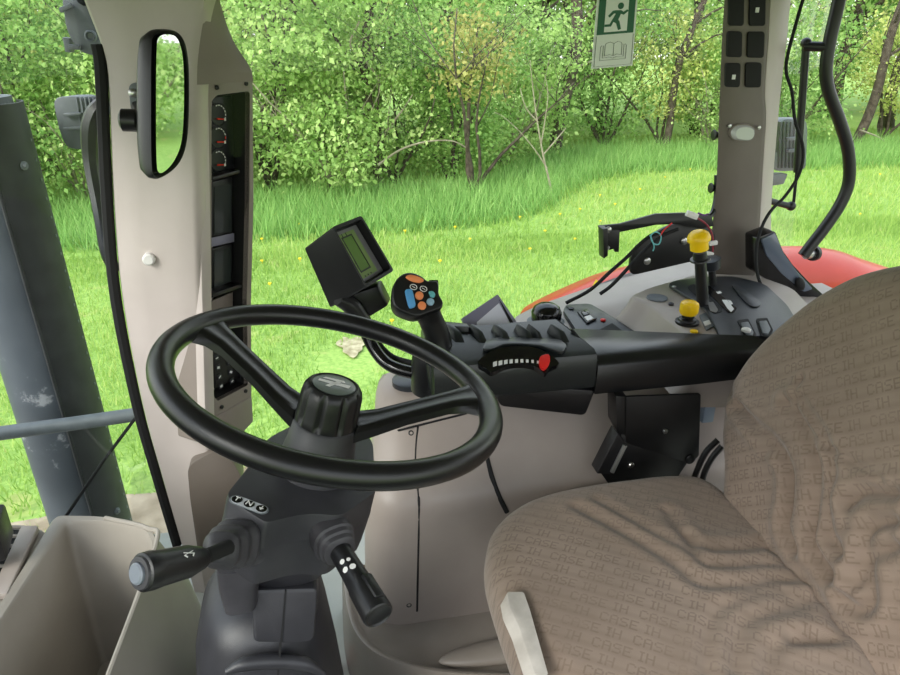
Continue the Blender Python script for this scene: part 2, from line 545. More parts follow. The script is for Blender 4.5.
WOODS = [wood_mesh('bush_stems', 5, 2.6, .55, .045, BARK, 3), wood_mesh('bush_stems', 4, 3.0, .4, .05, BARK, 9), wood_mesh('bush_stems', 6, 2.3, .7, .035, TWIG, 21)]
TRUNK = [wood_mesh('tall_trunk', 1, 6.5, .08, .17, BARK, 5), wood_mesh('tall_trunk', 2, 6.0, .16, .11, BARK, 15)]
BUSH = [foliage('bush_leaves', [((0, 0, 1.2, 1.35, 1.0, 1.1), .5), ((.3, .1, 2.6, 1.3, 1.0, 1.0), .45)], 230, 38, .088, LEAF_A),
        foliage('bush_leaves', [((-.1, 0, 1.0, 1.2, .9, .95), .4), ((0, .1, 2.7, 1.5, 1.0, 1.2), .55)], 230, 38, .086, LEAF_B),
        foliage('bush_leaves', [((0, 0, .9, 1.5, .8, .8), .5), ((-.4, .1, 2.1, 1.1, .8, .9), .35)], 230, 36, .09, LEAF_A),
        foliage('bush_leaves', [((0, 0, 1.9, 1.1, .9, 1.3), .6)], 280, 26, .085, LEAF_C)]
THIN = [foliage('thin_leaves', [((0, 0, 2.9, 1.4, 1.0, 1.6), .8)], 170, 14, .095, LEAF_A), foliage('thin_leaves', [((0, 0, 2.6, 1.3, 1.0, 1.5), .8)], 150, 14, .10, LEAF_C)]
CROWN = [foliage('crown_leaves', [((0, 0, 3.6, 2.6, 1.6, 2.6), 1)], 420, 18, .15, LEAF_B), foliage('crown_leaves', [((0, 0, 3.3, 2.8, 1.6, 2.8), 1)], 420, 18, .14, LEAF_A)]
OCHRE = foliage('ochre_leaves', [((0, 0, 2.35, .75, .5, .75), 1)], 90, 16, .09, LEAF_O)

def at_edge(px, dy=0.0):
    """a point on the forest edge in the direction of image column px"""
    d = FW + RT * ((px - 450) / F_PX) - UP * ((190 - 337.5) / F_PX)
    s = 1.0
    for _ in range(60):
        x = d.x * s; s += (edge_y(x) + dy - d.y * s) * .3
    return V((d.x * s, d.y * s, 0))

front = [(-60, 0, 'leafy bush at the left end of the forest edge, seen through the windscreen'),
         (25, 1, 'leafy bush behind the exhaust stack, seen through the windscreen'),
         (85, 0, 'leafy bush at the forest edge beside the work lamps on the windscreen pillar'),
         (175, 2, 'leafy bush at the forest edge hidden largely by the instrument pillar'),
         (272, 0, 'broad leafy bush at the forest edge just right of the gauge housing'),
         (335, 2, 'low broad bush at the forest edge above and left of the tilted monitor'),
         (395, 0, 'leafy bush at the forest edge above the joystick'),
         (452, 1, 'leafy bush at the forest edge beneath the ochre leaved sapling'),
         (505, 2, 'low bush at the forest edge left of the dark tree trunk'),
         (600, 1, 'leafy bush at the forest edge below the green exit sign'),
         (655, 3, 'yellow green bush at the forest edge right of the exit sign'),
         (705, 0, 'leafy bush at the forest edge just left of the rear pillar'),
         (770, 1, 'leafy bush at the forest edge behind the rear pillar and work lamp'),
         (868, 3, 'yellow green bush at the forest edge right of the curved grab rail'),
         (935, 0, 'leafy bush at the right end of the forest edge')]
rg = random.Random(4)
for i, (px, k, lab) in enumerate(front):
    p = at_edge(px, .35 + rg.uniform(-.2, .5))
    s_ = rg.uniform(.92, 1.12)
    tree('leafy_bush', WOODS[i % 3], BUSH[k], p, rg.uniform(0, 6.28), (s_, s_, s_ * rg.uniform(.95, 1.1)), lab, 'bush', 'bushes along the forest edge')
# second row: slender trees with loose leaves
for i in range(15):
    px = -120 + i * 82 + rg.uniform(-25, 25)
    p = at_edge(px, 2.4 + rg.uniform(0, 1.2))
    s_ = rg.uniform(.95, 1.2)
    tree('slender_tree', TRUNK[i % 2], THIN[(i * 3 + i // 4) % 2], p, rg.uniform(0, 6.28), (s_, s_, s_), 'slender tree with loose pale leaves standing behind the front bushes', 'tree', 'slender trees in the second row')
# third and fourth rows: dense crowns deeper in the wood
for i in range(22):
    px = -200 + (i % 11) * 125 + rg.uniform(-30, 30)
    p = at_edge(px, 4.6 + (i // 11) * 2.6 + rg.uniform(0, 1.0))
    s_ = rg.uniform(1.0, 1.3)
    tree('dense_tree', TRUNK[i % 2], CROWN[i % 2], p, rg.uniform(0, 6.28), (s_, s_, s_), 'dense leafy tree deep in the wood behind the slender trees', 'tree', 'dense trees deep in the wood')
for i, (x, y) in enumerate(((15, -5), (17, -1.5), (16, 2.2), (18, 5.5))):
    tree('leafy_bush', WOODS[i % 3], BUSH[i % 3], V((x, y, 0)), i * 1.3, (1.3, 1.3, 1.3), 'leafy bush beyond the grass behind the tractor, seen only in the interior mirror', 'bush', 'bushes behind the tractor')
# single trees one can point to
p = at_edge(474, -.55); tree('ochre_sapling', WOODS[1], OCHRE, p, .6, (.95, .95, .95), 'sapling with ochre yellow young leaves near the middle of the forest edge', 'tree')
for px, r_, lab in ((557, .15, 'thick dark trunk of a tree standing left of the exit sign'), (372, .1, 'dark upright trunk among leaves above the joystick'), (655, .09, 'leaning dark trunk right of the exit sign'), (842, .12, 'pale brown leaning trunk behind the curved grab rail')):
    p = at_edge(px, .0 if px > 500 else .5)
    t = thing('bare_trunk_tree', lab, 'tree', p)
    mb = MB(); q = random.Random(px)
    pts = [(p.x + .12 * math.sin(k * 1.1 + px) + (.12 * k if px in (655, 842) else .03 * k), p.y, k * .7 - .1) for k in range(9)]
    mb.tube(pts, [r_ * (1 - .05 * k) for k in range(9)], 10, sm=3)
    mb.build('trunk', BARK, t)
    for j in range(6):
        b = V(pts[3 + j % 5]); a = q.uniform(-1, 1); mb = MB()
        mb.tube([b, b + V((a * .5, -.25, .35)), b + V((a * 1.1, -.4, .6 + q.uniform(-.2, .5))), b + V((a * 1.7, -.5, .8 + q.uniform(-.4, .6)))], [.035, .024, .015, .006], 6, sm=3)
        mb.build('branch', BARK, t)
# thin pale bare sapling in front of the bushes
p = A(552, 200, Z=0)
t = thing('bare_sapling', 'thin pale leafless sapling in front of the bushes left of the exit sign', 'tree', p)
pl = Pl(p, (0, -1, 0))
mb = MB(); mb.tube(pl.hs([(553, 202), (549, 180), (543, 155), (537, 120), (533, 90), (530, 60)]), [.022, .018, .015, .012, .009, .005], 6, sm=3); mb.build('trunk', TWIG, t)
for pts in ([(547, 168), (535, 150), (520, 132), (505, 118), (494, 112)], [(541, 145), (545, 120), (548, 95), (545, 75)], [(538, 122), (526, 108), (520, 88)], [(543, 155), (556, 140), (566, 128)]):
    mb = MB(); mb.tube(pl.hs(pts), [.012, .010, .007, .005, .003][:len(pts)], 5, sm=3); mb.build('branch', TWIG, t)
# fallen and dead branches low in the thicket
for pts, lab in (([(378, 165), (400, 150), (425, 142), (452, 141), (470, 150)], 'arched dead branch low in the thicket above the joystick'),
                 ([(360, 20), (350, 45), (365, 60), (380, 85), (372, 110)], 'pale crooked dead branch among the leaves above the monitor'),
                 ([(600, 58), (580, 66), (566, 74), (556, 82)], 'pale slanting twig beside the lower left of the exit sign'),
                 ([(860, 130), (880, 138), (893, 150), (899, 165)], 'fallen grey branch at the forest edge right of the grab rail')):
    p = at_edge(pts[0][0], -.25 if pts[0][1] > 100 else .1)
    pl = Pl(p, (0, -1, 0)); mb = MB()
    mb.tube(pl.hs(pts), [.022 - .003 * i for i in range(len(pts))], 6, sm=4)
    tag(mb.build('dead_branch', TWIG), lab, 'branch')
# ================================================================== THE CAB
FLOOR_Z = 1.42
struct(MB().box((.35, .72, FLOOR_Z - .03), (2.3, 1.62, .06)).build('floor', FLOOR_M))
struct(MB().box((.45, .73, 2.73), (2.3, 1.8, .09)).build('ceiling', LINER, bev=.02))
struct(MB().box((.35, -.13, 1.66), (2.5, .06, .56)).build('added_door_panel', BEIGE_D, bev=.01))  # unseen door panel, added to block light bouncing in low
struct(MB().box((-.88, .58, 1.75), (.15, 1.34, .66)).build('added_cowl', BLACK, bev=.02))  # unseen dash cowl, added to keep sun off the bin
struct(MB().box((1.60, .30, 1.75), (.06, .9, .70)).build('added_rear_wall', BEIGE_D, bev=.01))  # unseen rear wall, added for its effect on the cab light

# ---- trim_1: right front pillar, traced on its own upright planes
PLF = Pl((0, 1.31, 0), (0, -1, 0))            # windscreen edge of the pillar
PLS = Pl((0, 1.262, 0), (0, -1, 0))           # seam towards the gauge housing
left = [(72, -30), (84, 5), (101, 50), (107, 90), (112, 200), (121, 300), (141, 405), (159, 470), (181, 545), (196, 600)]
seam = [(210, -30), (203, 5), (197, 50), (195.5, 90), (196.5, 200), (199.5, 300), (204, 405), (210, 470), (222, 545), (232, 600)]
L3 = catmull([PLF.h(*p) for p in left], 4); S3 = catmull([PLS.h(*p) for p in seam], 4)
mb = MB(); rings = []
for a, b in zip(L3, S3):
    b = V((b.x, b.y, a.z)); d = (b - a)
    rings.append([a + V((0, .09, 0)), a + V((0, .012, 0)), a + d * .05 + V((0, -.006, 0)), a + d * .35, a + d * .7, b - d * .06, b + V((0, .004, 0)), b + V((.012, .03, 0)), b + V((.012, .12, 0))])
mb.loft(rings)
T1 = struct(mb.build('trim_1', BEIGE, smooth=60))
# flared head of the pillar above the housing, roof shade painted as darker taupe
PLH = Pl((0, 1.335, 0), (0, -1, 0))
lf = [(212, -30), (204, 5), (199, 40), (197, 70), (197.5, 85)]
rf = [(214, -30), (221, 5), (233, 42), (250, 68), (253, 77)]
mb = MB(); rings = []
for a, b in zip(catmull([PLS.h(*p) for p in lf], 5), catmull([PLH.h(*p) for p in rf], 5)):
    b = V((b.x, b.y, a.z)); a = a + V((-.004, .006, 0))
    rings.append([a, a + (b - a) * .15 + V((0, -.006, 0)), a + (b - a) * .6 + V((0, -.002, 0)), b, b + V((-.01, .05, 0)), a + V((0, .1, 0))])
mb.loft(rings); o = mb.build('pillar_shaded_head', BEIGE_D, T1, smooth=60)
# round plug in the pillar
n = V((.02, -1, 0)); c = Pl((0, 1.29, 0), n).h(149, 259) + V((0, -.0, 0))
mb = MB(); mb.lathe(c + V((0, .012, 0)), (0, -1, 0), [(0, .011), (.017, .011), (.02, .008)], 20); mb.build('plug', WHITE, T1)
# taupe recess at the foot of the pillar
PR = Pl((-.27, 1.243, 1.75), (.1, -1, .1))
mb = MB(); mb.slab(rnd(PR.hs([(187, 466), (217, 449), (231, 458), (243, 480), (236, 520), (199, 560), (190, 500)]), .02), V((0, .05, 0)))
mb.build('foot_cover', TAUPE, T1, bev=.004)
mb = MB(); mb.slab(rnd(PR.hs([(200, 562), (225, 560), (232, 600), (205, 590)], .004), .004), V((0, .02, 0))); mb.build('access_flap', BEIGE, T1, bev=.002)
# rubber seal of the windscreen
mb = MB()
PLG = Pl((0, 1.318, 0), (0, -1, 0))
mb.tube(PLG.hs([(97, 44), (100, 60), (102, 90), (107, 200), (116, 300), (137, 405), (155, 470), (177, 545)]), .0105, 8, sm=4)
mb.build('windscreen_seal', BLACK_M, T1)

# ---- windscreen (curved towards the front) and side glass
mb = MB(); top = []; bot = []
for (x, y) in ((-.36, 1.335), (-.50, 1.36), (-.75, 1.32), (-.95, 1.15), (-1.05, .72), (-.95, .3), (-.6, .06)):
    top.append(V((x, y, 2.78))); bot.append(V((x - .02, y, 1.5)))
top = catmull(top, 4); bot = catmull(bot, 4)
a, b = mb.ring(top), mb.ring(bot); mb.bridge(a, b, closed=False)
struct(mb.build('window_1', GLASS))
mb = MB(); vs = mb.ring([(-.30, 1.40, 1.6), (1.06, 1.57, 1.75), (1.00, 1.57, 2.79), (-.16, 1.40, 2.79)]); mb.face(vs)
struct(mb.build('window_2', GLASS))
mb = MB(); top = [V((1.12, 1.66, 2.79)), V((1.40, 1.72, 2.79)), V((1.66, 1.45, 2.79)), V((1.72, .7, 2.79))]; top = catmull(top, 5)
a = mb.ring(top); b = mb.ring([p - V((-.02, 0, 1.0)) for p in top]); mb.bridge(a, b, closed=False)
struct(mb.build('window_3', GLASS_R))

# ---- gauge housing on the pillar
PA = A(207, 300, Y=1.272); PB_ = A(252, 300, Y=1.365)
uh = V((PB_.x - PA.x, PB_.y - PA.y, 0)).normalized(); nh = uh.cross(V((0, 0, 1)))      # outward normal
if nh.y > 0: nh = -nh
PH = Pl(PA, nh)
H = lambda pts, off=0: PH.hs(pts, off)
gh = thing('gauge_housing', 'tall beige housing with three round gauges and two dark displays on the front pillar', 'instrument panel', PH.h(228, 430))
outer = rnd(H([(198.5, 83), (252.5, 74.5), (253.5, 200), (251, 300), (251.5, 420), (243, 431), (206.5, 446), (204.5, 420), (201, 300)]), [.006, .006, 0, 0, .008, .008, .006, 0, 0], 5)
inner = rnd(H([(211.5, 101), (217, 95), (250, 91), (249.5, 200), (247, 300), (248.5, 385), (218, 401), (214, 397), (211.5, 300)]), [.006, .006, .008, 0, 0, .006, .004, .006, 0], 5)
def resample(pts, n_):
    pts = [V(p) for p in pts]; pts.append(pts[0]); d = [0]
    for a, b in zip(pts, pts[1:]): d.append(d[-1] + (b - a).length)
    out = []; j = 0
    for k in range(n_):
        t = d[-1] * k / n_
        while d[j + 1] < t: j += 1
        out.append(pts[j].lerp(pts[j + 1], (t - d[j]) / max(1e-9, d[j + 1] - d[j])))
    return out
# sides of the shell
DEEP = .055
mb = MB(); bm = mb.bm
ro = [p for p in outer]; ri = [p for p in inner]
vo = mb.ring(ro); vi = mb.ring(ri); vb = mb.ring([p - nh * .075 for p in ro]); vib = mb.ring([p - nh * .012 for p in ri])
edges = []
for r in (vo, vi):
    for i in range(len(r)): edges.append(bm.edges.new((r[i], r[(i + 1) % len(r)])))
bmesh.ops.triangle_fill(bm, use_beauty=True, use_dissolve=False, edges=edges, normal=nh)
mb.bridge(vo, vb); mb.bridge(vi, vib); mb.face(vb)
mb.build('shell', BEIGE_D, gh, smooth=35)
mb = MB(); a = mb.ring([p - nh * .002 for p in ri]); b = mb.ring([p - nh * DEEP for p in ri]); mb.bridge(a, b); mb.face(b)
mb.build('recess', BLACK_M, gh)
# beige side strip beside the seam and the lower bolt-on cover
mb = MB(); st = [H([p])[0] for p in ((199.5, 84), (207, 83), (209, 200), (210.5, 300), (214, 432), (206, 440), (203.5, 400), (201, 300), (199, 200))]
mb.slab([p + nh * .003 for p in st], -nh * .02); mb.build('side_strip', BEIGE, gh, bev=.0015)
mb = MB(); mb.slab(rnd([p + nh * .002 for p in H([(214, 417.5), (251, 396), (252.5, 421), (243, 431.5), (214, 438)])], .003), -nh * .02); mb.build('lower_cover', BEIGE_D, gh, bev=.001)
for px, py in ((216.5, 87.5), (246, 83.5), (221.5, 407), (245.5, 391)):
    c = PH.h(px, py, .0005); mb = MB(); mb.lathe(c - nh * .002, nh, [(0, .0042), (.004, .0042), (.0045, .003), (.003, .002)], 14); mb.build('screw', BLACK, gh)
# gauge plate with three dials
BK = -.034
pl = rnd(H([(212.5, 97), (232, 95), (234, 168), (212.5, 176)], BK), .004)
mb = MB(); mb.slab(pl, -nh * .006); gp = mb.build('gauge_plate', DIAL, gh, bev=.001)
un = V((0, 0, 1)); ur = un.cross(nh).normalized()
if ur.x < 0: ur = -ur
for py in (113, 136, 159):
    c = PH.h(218.5, py + 1.5, BK + .001)
    mb = MB(); mb.lathe(c - nh * .001, nh, [(0, .021), (.0018, .021), (.002, .020), (.001, .019)], 32); g = mb.build('gauge', DIAL, gh)
    for k in range(7):
        a = math.radians(110 - k * 22); a2 = a - math.radians(14); r1, r2 = .0155, .0175
        q = [c + nh * .0015 + (ur * math.cos(t) + un * math.sin(t)) * r for t, r in ((a, r1), (a, r2), (a2, r2), (a2, r1))]
        mb = MB(); mb.slab(q, nh * .0004); mb.build('scale_mark', NEEDLE if (py == 136 and k > 4) else MARK, g, smooth=0)
    mb = MB(); q0 = c + nh * .003 - un * .008
    mb.tube([q0 - ur * .007 + un * .001, q0 + ur * .009 - un * .001], [.0017, .0012], 6); mb.build('needle', NEEDLE, g)
    mb = MB(); mb.box(c + ur * .013 - un * .010 + nh * .002, (.004, .001, .005), Matrix((ur, nh, un)).transposed()); mb.build('gauge_symbol', MARK, g, smooth=0)
mb = MB(); mb.slab(H([(213, 177), (240, 170), (240, 173), (213, 181)], -.01), -nh * .03); mb.build('shelf', BLACK, gh, bev=.001)
for (q, s_) in (([(212, 182), (232.5, 177), (232.5, 236), (212, 240)], LCD), ([(212, 249), (232.5, 243), (232, 284), (212, 293)], LCD)):
    mb = MB(); ri2 = H(q, BK)
    mb.slab(rnd(ri2, .003), -nh * .008); f = mb.build('display', BLACK, gh, bev=.001)
    c = sum(ri2, V((0, 0, 0))) / 4
    mb = MB(); mb.slab([c + (p - c) * .82 + nh * .0006 for p in ri2], nh * .0008); mb.build('screen', s_, f, smooth=0)
mb = MB(); mb.slab(H([(211.5, 238), (234.5, 233), (234.5, 242), (211.5, 247)], BK + .002), -nh * .006); mb.build('display_divider', GREYF, gh, bev=.001)
mb = MB(); mb.slab(H([(212, 294), (242, 284), (242, 287.5), (212, 298)], -.008), -nh * .03); mb.build('shelf', BLACK, gh, bev=.001)
mb = MB(); mb.slab(H([(212, 301), (233, 292), (233, 325), (212, 340)], BK), -nh * .006); mb.build('blank_plate', BEIGE_D, gh, bev=.001)
mb = MB(); mb.slab(H([(213, 350), (247, 336), (249, 372), (216, 389)], BK + .012), -nh * .006); kp = mb.build('keypad', BLACK, gh, bev=.001)
ka, kb_, kc = PH.h(216.5, 358, BK + .0135), PH.h(238.5, 349, BK + .0135), PH.h(221, 386, BK + .0135)
for r in range(4):
    for cidx in range(3):
        p = ka + (kb_ - ka) * (cidx / 2) + (kc - ka) * (r / 3)
        mb = MB(); mb.box(p, (.012, .002, .0115), Matrix((ur, nh, un)).transposed()); k = mb.build('key', CHAR, kp, bev=.0008)
        mb = MB(); th = rg.uniform(-.7, .7)
        M3 = Matrix((ur * math.cos(th) + un * math.sin(th), nh, un * math.cos(th) - ur * math.sin(th))).transposed()
        mb.box(p + nh * .0012, (.0062, .0008, .0022 + .0025 * ((r + cidx) % 2)), M3); mb.build('key_symbol', MARK, k, smooth=0)

# ---- interior mirror
nm = V((.80, -.60, -.02)).normalized()
PMi = Pl(A(168, 103, Y=1.12), nm)
im = thing('interior_mirror', 'black framed upright mirror on an arm in front of the pale front pillar', 'mirror', PMi.h(165, 175))
rim = catmull([PMi.h(*p) for p in ((152, 32), (168, 29.5), (180, 36), (186, 58), (187, 100), (185, 140), (178, 162), (165, 175), (152, 178), (148.5, 160), (148, 100), (148.5, 50))], 5, True)
c0 = sum(rim, V((0, 0, 0))) / len(rim)
mb = MB(); R3 = []
for off, sc in ((-.004, .93), (.003, .95), (.005, .98), (.002, 1.0), (-.008, 1.0), (-.022, .93), (-.033, .72), (-.034, .3)):
    R3.append([c0 + (p - c0) * sc + nm * off for p in rim])
mb.loft(R3); mb.build('housing', BLACK, im, smooth=60)
gl = catmull([PMi.h(*p) for p in ((156, 37), (167, 34.5), (175, 40), (180, 60), (181, 100), (179, 138), (173, 157), (164, 169), (156, 172), (153.5, 158), (153, 100), (153.5, 52))], 5, True)
mb = MB(); mb.slab([p + nm * .0015 for p in gl], nm * .0045); mb.build('mirror_glass', MIRROR, im, smooth=30)
mb = MB(); a = A(119.5, 120, Y=1.15); mb.lathe(a, A(150, 121, Y=1.15) - a, [(0, .010), (.004, .0165), (.024, .0165), (.028, .013), (.045, .009)], 18); mb.build('pivot_knob', BLACK, im)
PBk = Pl((0, 1.275, 0), (0, -1, 0))
mb = MB(); mb.slab(rnd(PBk.hs([(128, 84), (139, 82), (141, 112), (131, 113)]), .012), V((0, .012, 0))); mb.build('bracket', LAMP_M, im, bev=.001)
mb = MB(); mb.lathe(PBk.h(133, 93) + V((0, .002, 0)), (0, -1, 0), [(0, .007), (.005, .007), (.007, .003)], 12); mb.build('bolt', STEEL, im)
mb = MB(); mb.tube([PBk.h(136, 106), A(142, 118, Y=1.22), A(147, 121, Y=1.16)], .008, 8, sm=4); mb.build('arm', BLACK, im)

# ---- storage bin with the air vent beside it
RZ = 1.85
bz = lambda px, py, dz=0: A(px, py, Z=RZ + dz)
bn = thing('storage_bin', 'deep open beige plastic bin in front of the steering column', 'storage bin', (-.39, .82, FLOOR_Z))
oc = [bz(54, 514), bz(104, 515), bz(150, 526), bz(161, 545), bz(108, 690), bz(80, 790), bz(-150, 790), bz(-57, 690)]
ic = [bz(66, 522), bz(104, 521), bz(145, 530), bz(152, 545), bz(99, 690), bz(70, 780), bz(-130, 780), bz(-43, 690)]
cen = sum(ic, V((0, 0, 0))) / 8
def dn(pts, z, sc=1.0, dx=0): return [V((cen.x + (p.x - cen.x) * sc + (dx if p.x > cen.x else 0), cen.y + (p.y - cen.y) * sc, z)) for p in pts]
OC = rnd(oc, [.012, .03, .02, .02, .002, .002, .002, .002], 5); IC = rnd(ic, [.012, .03, .016, .016, .002, .002, .002, .002], 5)
def eq(pts, n_=120):
    # start both loops at the far left corner
    return resample(pts, n_)
mb = MB()
mb.loft([dn(OC, FLOOR_Z + .005, 1.0, .075), dn(OC, 1.62, 1.0, .06), dn(OC, 1.76, 1.0, .035), dn(OC, 1.80, 1, .018), dn(OC, RZ - .006), [c + (p - c) * 1 + V((0, 0, .0)) for p, c in ((q, V((0, 0, 0))) for q in [o_.lerp(i_, .2) for o_, i_ in zip(OC, IC)])],
         [o_.lerp(i_, .8) for o_, i_ in zip(OC, IC)], dn(IC, RZ - .006), dn(IC, 1.70, .93), dn(IC, 1.56, .86)])
mb.build('bin_body', BIN_M, bn, smooth=50)
mb = MB(); mb.tube([bz(105, 518, .002), bz(147, 528, .002), bz(156, 545, .002), bz(103, 690, .002)], .004, 8, sm=6); mb.build('rim_bead', BIN_M, bn)
av = thing('air_vent', 'beige air vent with dark slats at the left edge beside the storage bin', 'air vent', bz(20, 560, -.06))
q = [bz(4, 526, -.012), bz(41, 528, -.012), bz(46, 533, -.012), bz(-4, 622, -.012), bz(-60, 622, -.012)]
mb = MB(); mb.slab(rnd(q, .012), (0, 0, -.06)); mb.build('frame', BIN_M, av, bev=.004)
q = [bz(8, 530, -.0115), bz(23, 531, -.0115), bz(-8, 600, -.0115), bz(-40, 600, -.0115)]
mb = MB(); mb.slab(rnd(q, .006), (0, 0, .002)); mb.build('opening', BLACK_M, av)
for k in range(7):
    t = k / 6; a = q[0].lerp(q[3], .06 + t * .9); b = q[1].lerp(q[2], .02 + t * .9)
    mb = MB(); mb.tube([a + V((0, 0, .001)), a.lerp(b, .5) + V((-.006, .008, .006)), b + V((0, .01, .002))], .0032, 6, sm=4); mb.build('slat', BIN_M, av)
q = [bz(23, 531, -.010), bz(40, 531, -.010), bz(9, 600, -.010), bz(-8, 600, -.010)]
mb = MB(); mb.slab(rnd(q, .004), (0, 0, .012)); mb.build('roller_cover', BEIGE_P, av, bev=.004)
mb = MB(); mb.box(A(-16, 536, Z=1.90), (.06, .07, .06), Matrix.Rotation(.2, 3, 'Z'))
tag(mb.build('switch_box', BLACK, bev=.006), 'black box corner at the left edge above the air vent', 'box')

# ---- outside, right front: exhaust stack, crossbar, wiper arm, work lamps
EY = 1.62
def EP(px, py, y=EY): return A(px, py, Y=y)
b0 = EP(82, 470); t0_ = V((b0.x - .035, EY, EP(10, 97).z))
b0 = V((b0.x, EY, .75)); ax = (t0_ - b0).normalized(); Lx = (t0_ - b0).length
ex = thing('exhaust_stack', 'tall dark grey exhaust stack with a perforated shield outside the windscreen', 'exhaust', b0)
mb = MB(); rx = .088
mb.lathe(b0, ax, [(0, rx), (Lx * .55, rx), (Lx * .96, rx * .98), (Lx, rx * .9), (Lx, rx * .7), (Lx - .12, rx * .68)], 40); mb.build('pipe', EXH, ex, smooth=50)
u = V((1, -.15, 0)).normalized(); wv = V((.1, -1, 0)).normalized()
mb = MB(); ra = []; rb = []
# curved shield wrapped around the right of the pipe, with a folded seam
for k in range(13):

    d = V((math.cos(math.radians(-62) + math.radians(k * 9)), math.sin(math.radians(-62) + math.radians(k * 9)), 0))
    ra.append(b0 + d * (rx + .010)); rb.append(t0_ + d * (rx + .010) - ax * .01)
f1 = [p for p in ra]; f2 = [p for p in rb]
bk1 = [p - (p - b0).normalized() * .004 for p in ra][::-1]; bk2 = [p - (p - t0_).normalized() * .004 for p in rb][::-1]
mb.loft([f1 + bk1, f2 + bk2]); sh_ = mb.build('heat_shield', SHIELD, ex, smooth=40)
mb = MB(); mb.tube([ra[0], rb[0]], .004, 6); mb.build('shield_seam', SHIELD, ex)
# perforations along the edge: small pale holes
for k in range(72):
    t = .12 + .86 * k / 72
    for j, kk in ((0, 7), (1, 8)):
        if (k + j) % 2: continue
        p = ra[kk].lerp(rb[kk], t); d = (ra[kk] - b0).normalized()
        mb = MB(); mb.lathe(p - d * .001, d, [(0, .0036), (.0022, .0036), (.0022, .0018)], 6); mb.build('perforation', BAR_M, ex, smooth=0)
for t in (.42, .93):
    p = ra[4].lerp(rb[4], t); d = (ra[4] - b0).normalized()
    mb = MB(); mb.lathe(p, d, [(0, .009), (.003, .009), (.004, .005), (.008, .004)], 10); mb.build('bolt', LAMP_M, ex)
mb = MB(); mb.tube([A(-330, 477, Y=1.42), A(70, 424, Y=1.42), A(139, 414, Y=1.42)], .0155, 14)
tag(mb.build('crossbar', BAR_M), 'grey round bar running across behind the windscreen in front of the exhaust', 'bar')
mb = MB(); mb.tube([A(140, 412, Y=1.40), A(104, 460, Y=1.37), A(62, 522, Y=1.33)], .0035, 6)
tag(mb.build('wiper_arm', BLACK_M), 'thin black slanting rod below the grey crossbar', 'wiper')
def lamp(name, label, face, depth, m=LAMP_M, fins=None, base=None):
    t = thing(name, label, 'work lamp', face[0], 'work lamps outside the cab')
    mb = MB(); c = sum(face, V((0, 0, 0))) / len(face)
    mb.loft([rnd(face, .02), rnd([p + depth * .6 for p in face], .02), rnd([c + (p - c) * .8 + depth for p in face], .015)]); mb.build('housing', m, t, bev=.003)
    return t
LY = 1.72
fc = [A(61, -8, Y=LY), A(82, -14, Y=LY), A(100, 34, Y=LY), A(100, 57, Y=LY), A(78, 52, Y=LY), A(66, 30, Y=LY)]
t = lamp('work_lamp', 'upper grey work lamp at the top of the windscreen pillar', fc, V((.0, .07, 0)))
mb = MB(); mb.tube([A(84, 5, Y=LY + .04), A(86, -18, Y=1.66), A(92, -40, Y=1.52)], .018, 10, sm=4); mb.build('bracket', BLACK, t)
mb = MB(); mb.lathe(A(91, 36, Y=LY - .012), (0, -1, 0), [(0, .012), (.006, .012), (.008, .009), (.003, .006)], 18); mb.build('bolt', BAR_M, t)
mb = MB(); mb.slab([A(60, 8, Y=LY - .002), A(72, 3, Y=LY - .002), A(74, 8, Y=LY - .002), A(62, 13, Y=LY - .002)], (0, -.012, 0)); mb.build('rib', LAMP_M, t, bev=.002)
mb = MB(); mb.slab([A(70, 44, Y=LY - .002), A(81, 45, Y=LY - .002), A(81, 50, Y=LY - .002), A(70, 49, Y=LY - .002)], (0, -.012, 0)); mb.build('rib', LAMP_M, t, bev=.002)
mb = MB(); mb.slab([A(62, 37, Y=LY), A(69, 38, Y=LY), A(71, 53, Y=LY), A(65, 52, Y=LY)], (0, .03, 0)); mb.build('clip', BAR_M, t, bev=.002)
fc = [A(52, 97, Y=LY), A(84, 96, Y=LY), A(90, 150, Y=LY), A(66, 149, Y=LY), A(58, 128, Y=LY)]
t = lamp('work_lamp', 'grey work lamp with cooling fins beside the top of the exhaust stack', fc, V((.03, .08, 0)))
for k in range(7):
    mb = MB(); x0 = 75 + k * 4.2
    mb.slab([A(x0, 97, Y=LY - .004), A(x0 + 1.8, 97, Y=LY - .004), A(x0 + 6.6, 128 - k * 2, Y=LY - .004), A(x0 + 4.8, 128 - k * 2, Y=LY - .004)], (0, .05, 0)); mb.build('fin', LAMP_M, t, bev=.0008)
for y_ in (113, 127):
    mb = MB(); mb.slab([A(64, y_, Y=LY - .003), A(82, y_ - 1, Y=LY - .003), A(82, y_ + 2, Y=LY - .003), A(65, y_ + 3, Y=LY - .003)], (0, -.010, 0)); mb.build('rib', LAMP_M, t, bev=.002)
mb = MB(); mb.tube([A(105, 100, Y=1.55), A(96, 112, Y=1.55), A(91, 130, Y=1.55), A(92, 165, Y=1.55), A(101, 215, Y=1.5), A(106, 250, Y=1.42), A(114, 268, Y=1.345)], [.012, .018, .02, .017, .015, .012, .011], 8, sm=4); b = mb.build('bracket', BLACK, t)
mb = MB(); mb.slab(rnd([A(86, 168, Y=1.6), A(101, 168, Y=1.6), A(103, 210, Y=1.6), A(93, 202, Y=1.6)], .008), (0, .05, 0))
tag(mb.build('connector_box', LAMP_M, bev=.004), 'small grey box beneath the finned work lamp on the windscreen pillar', 'box')
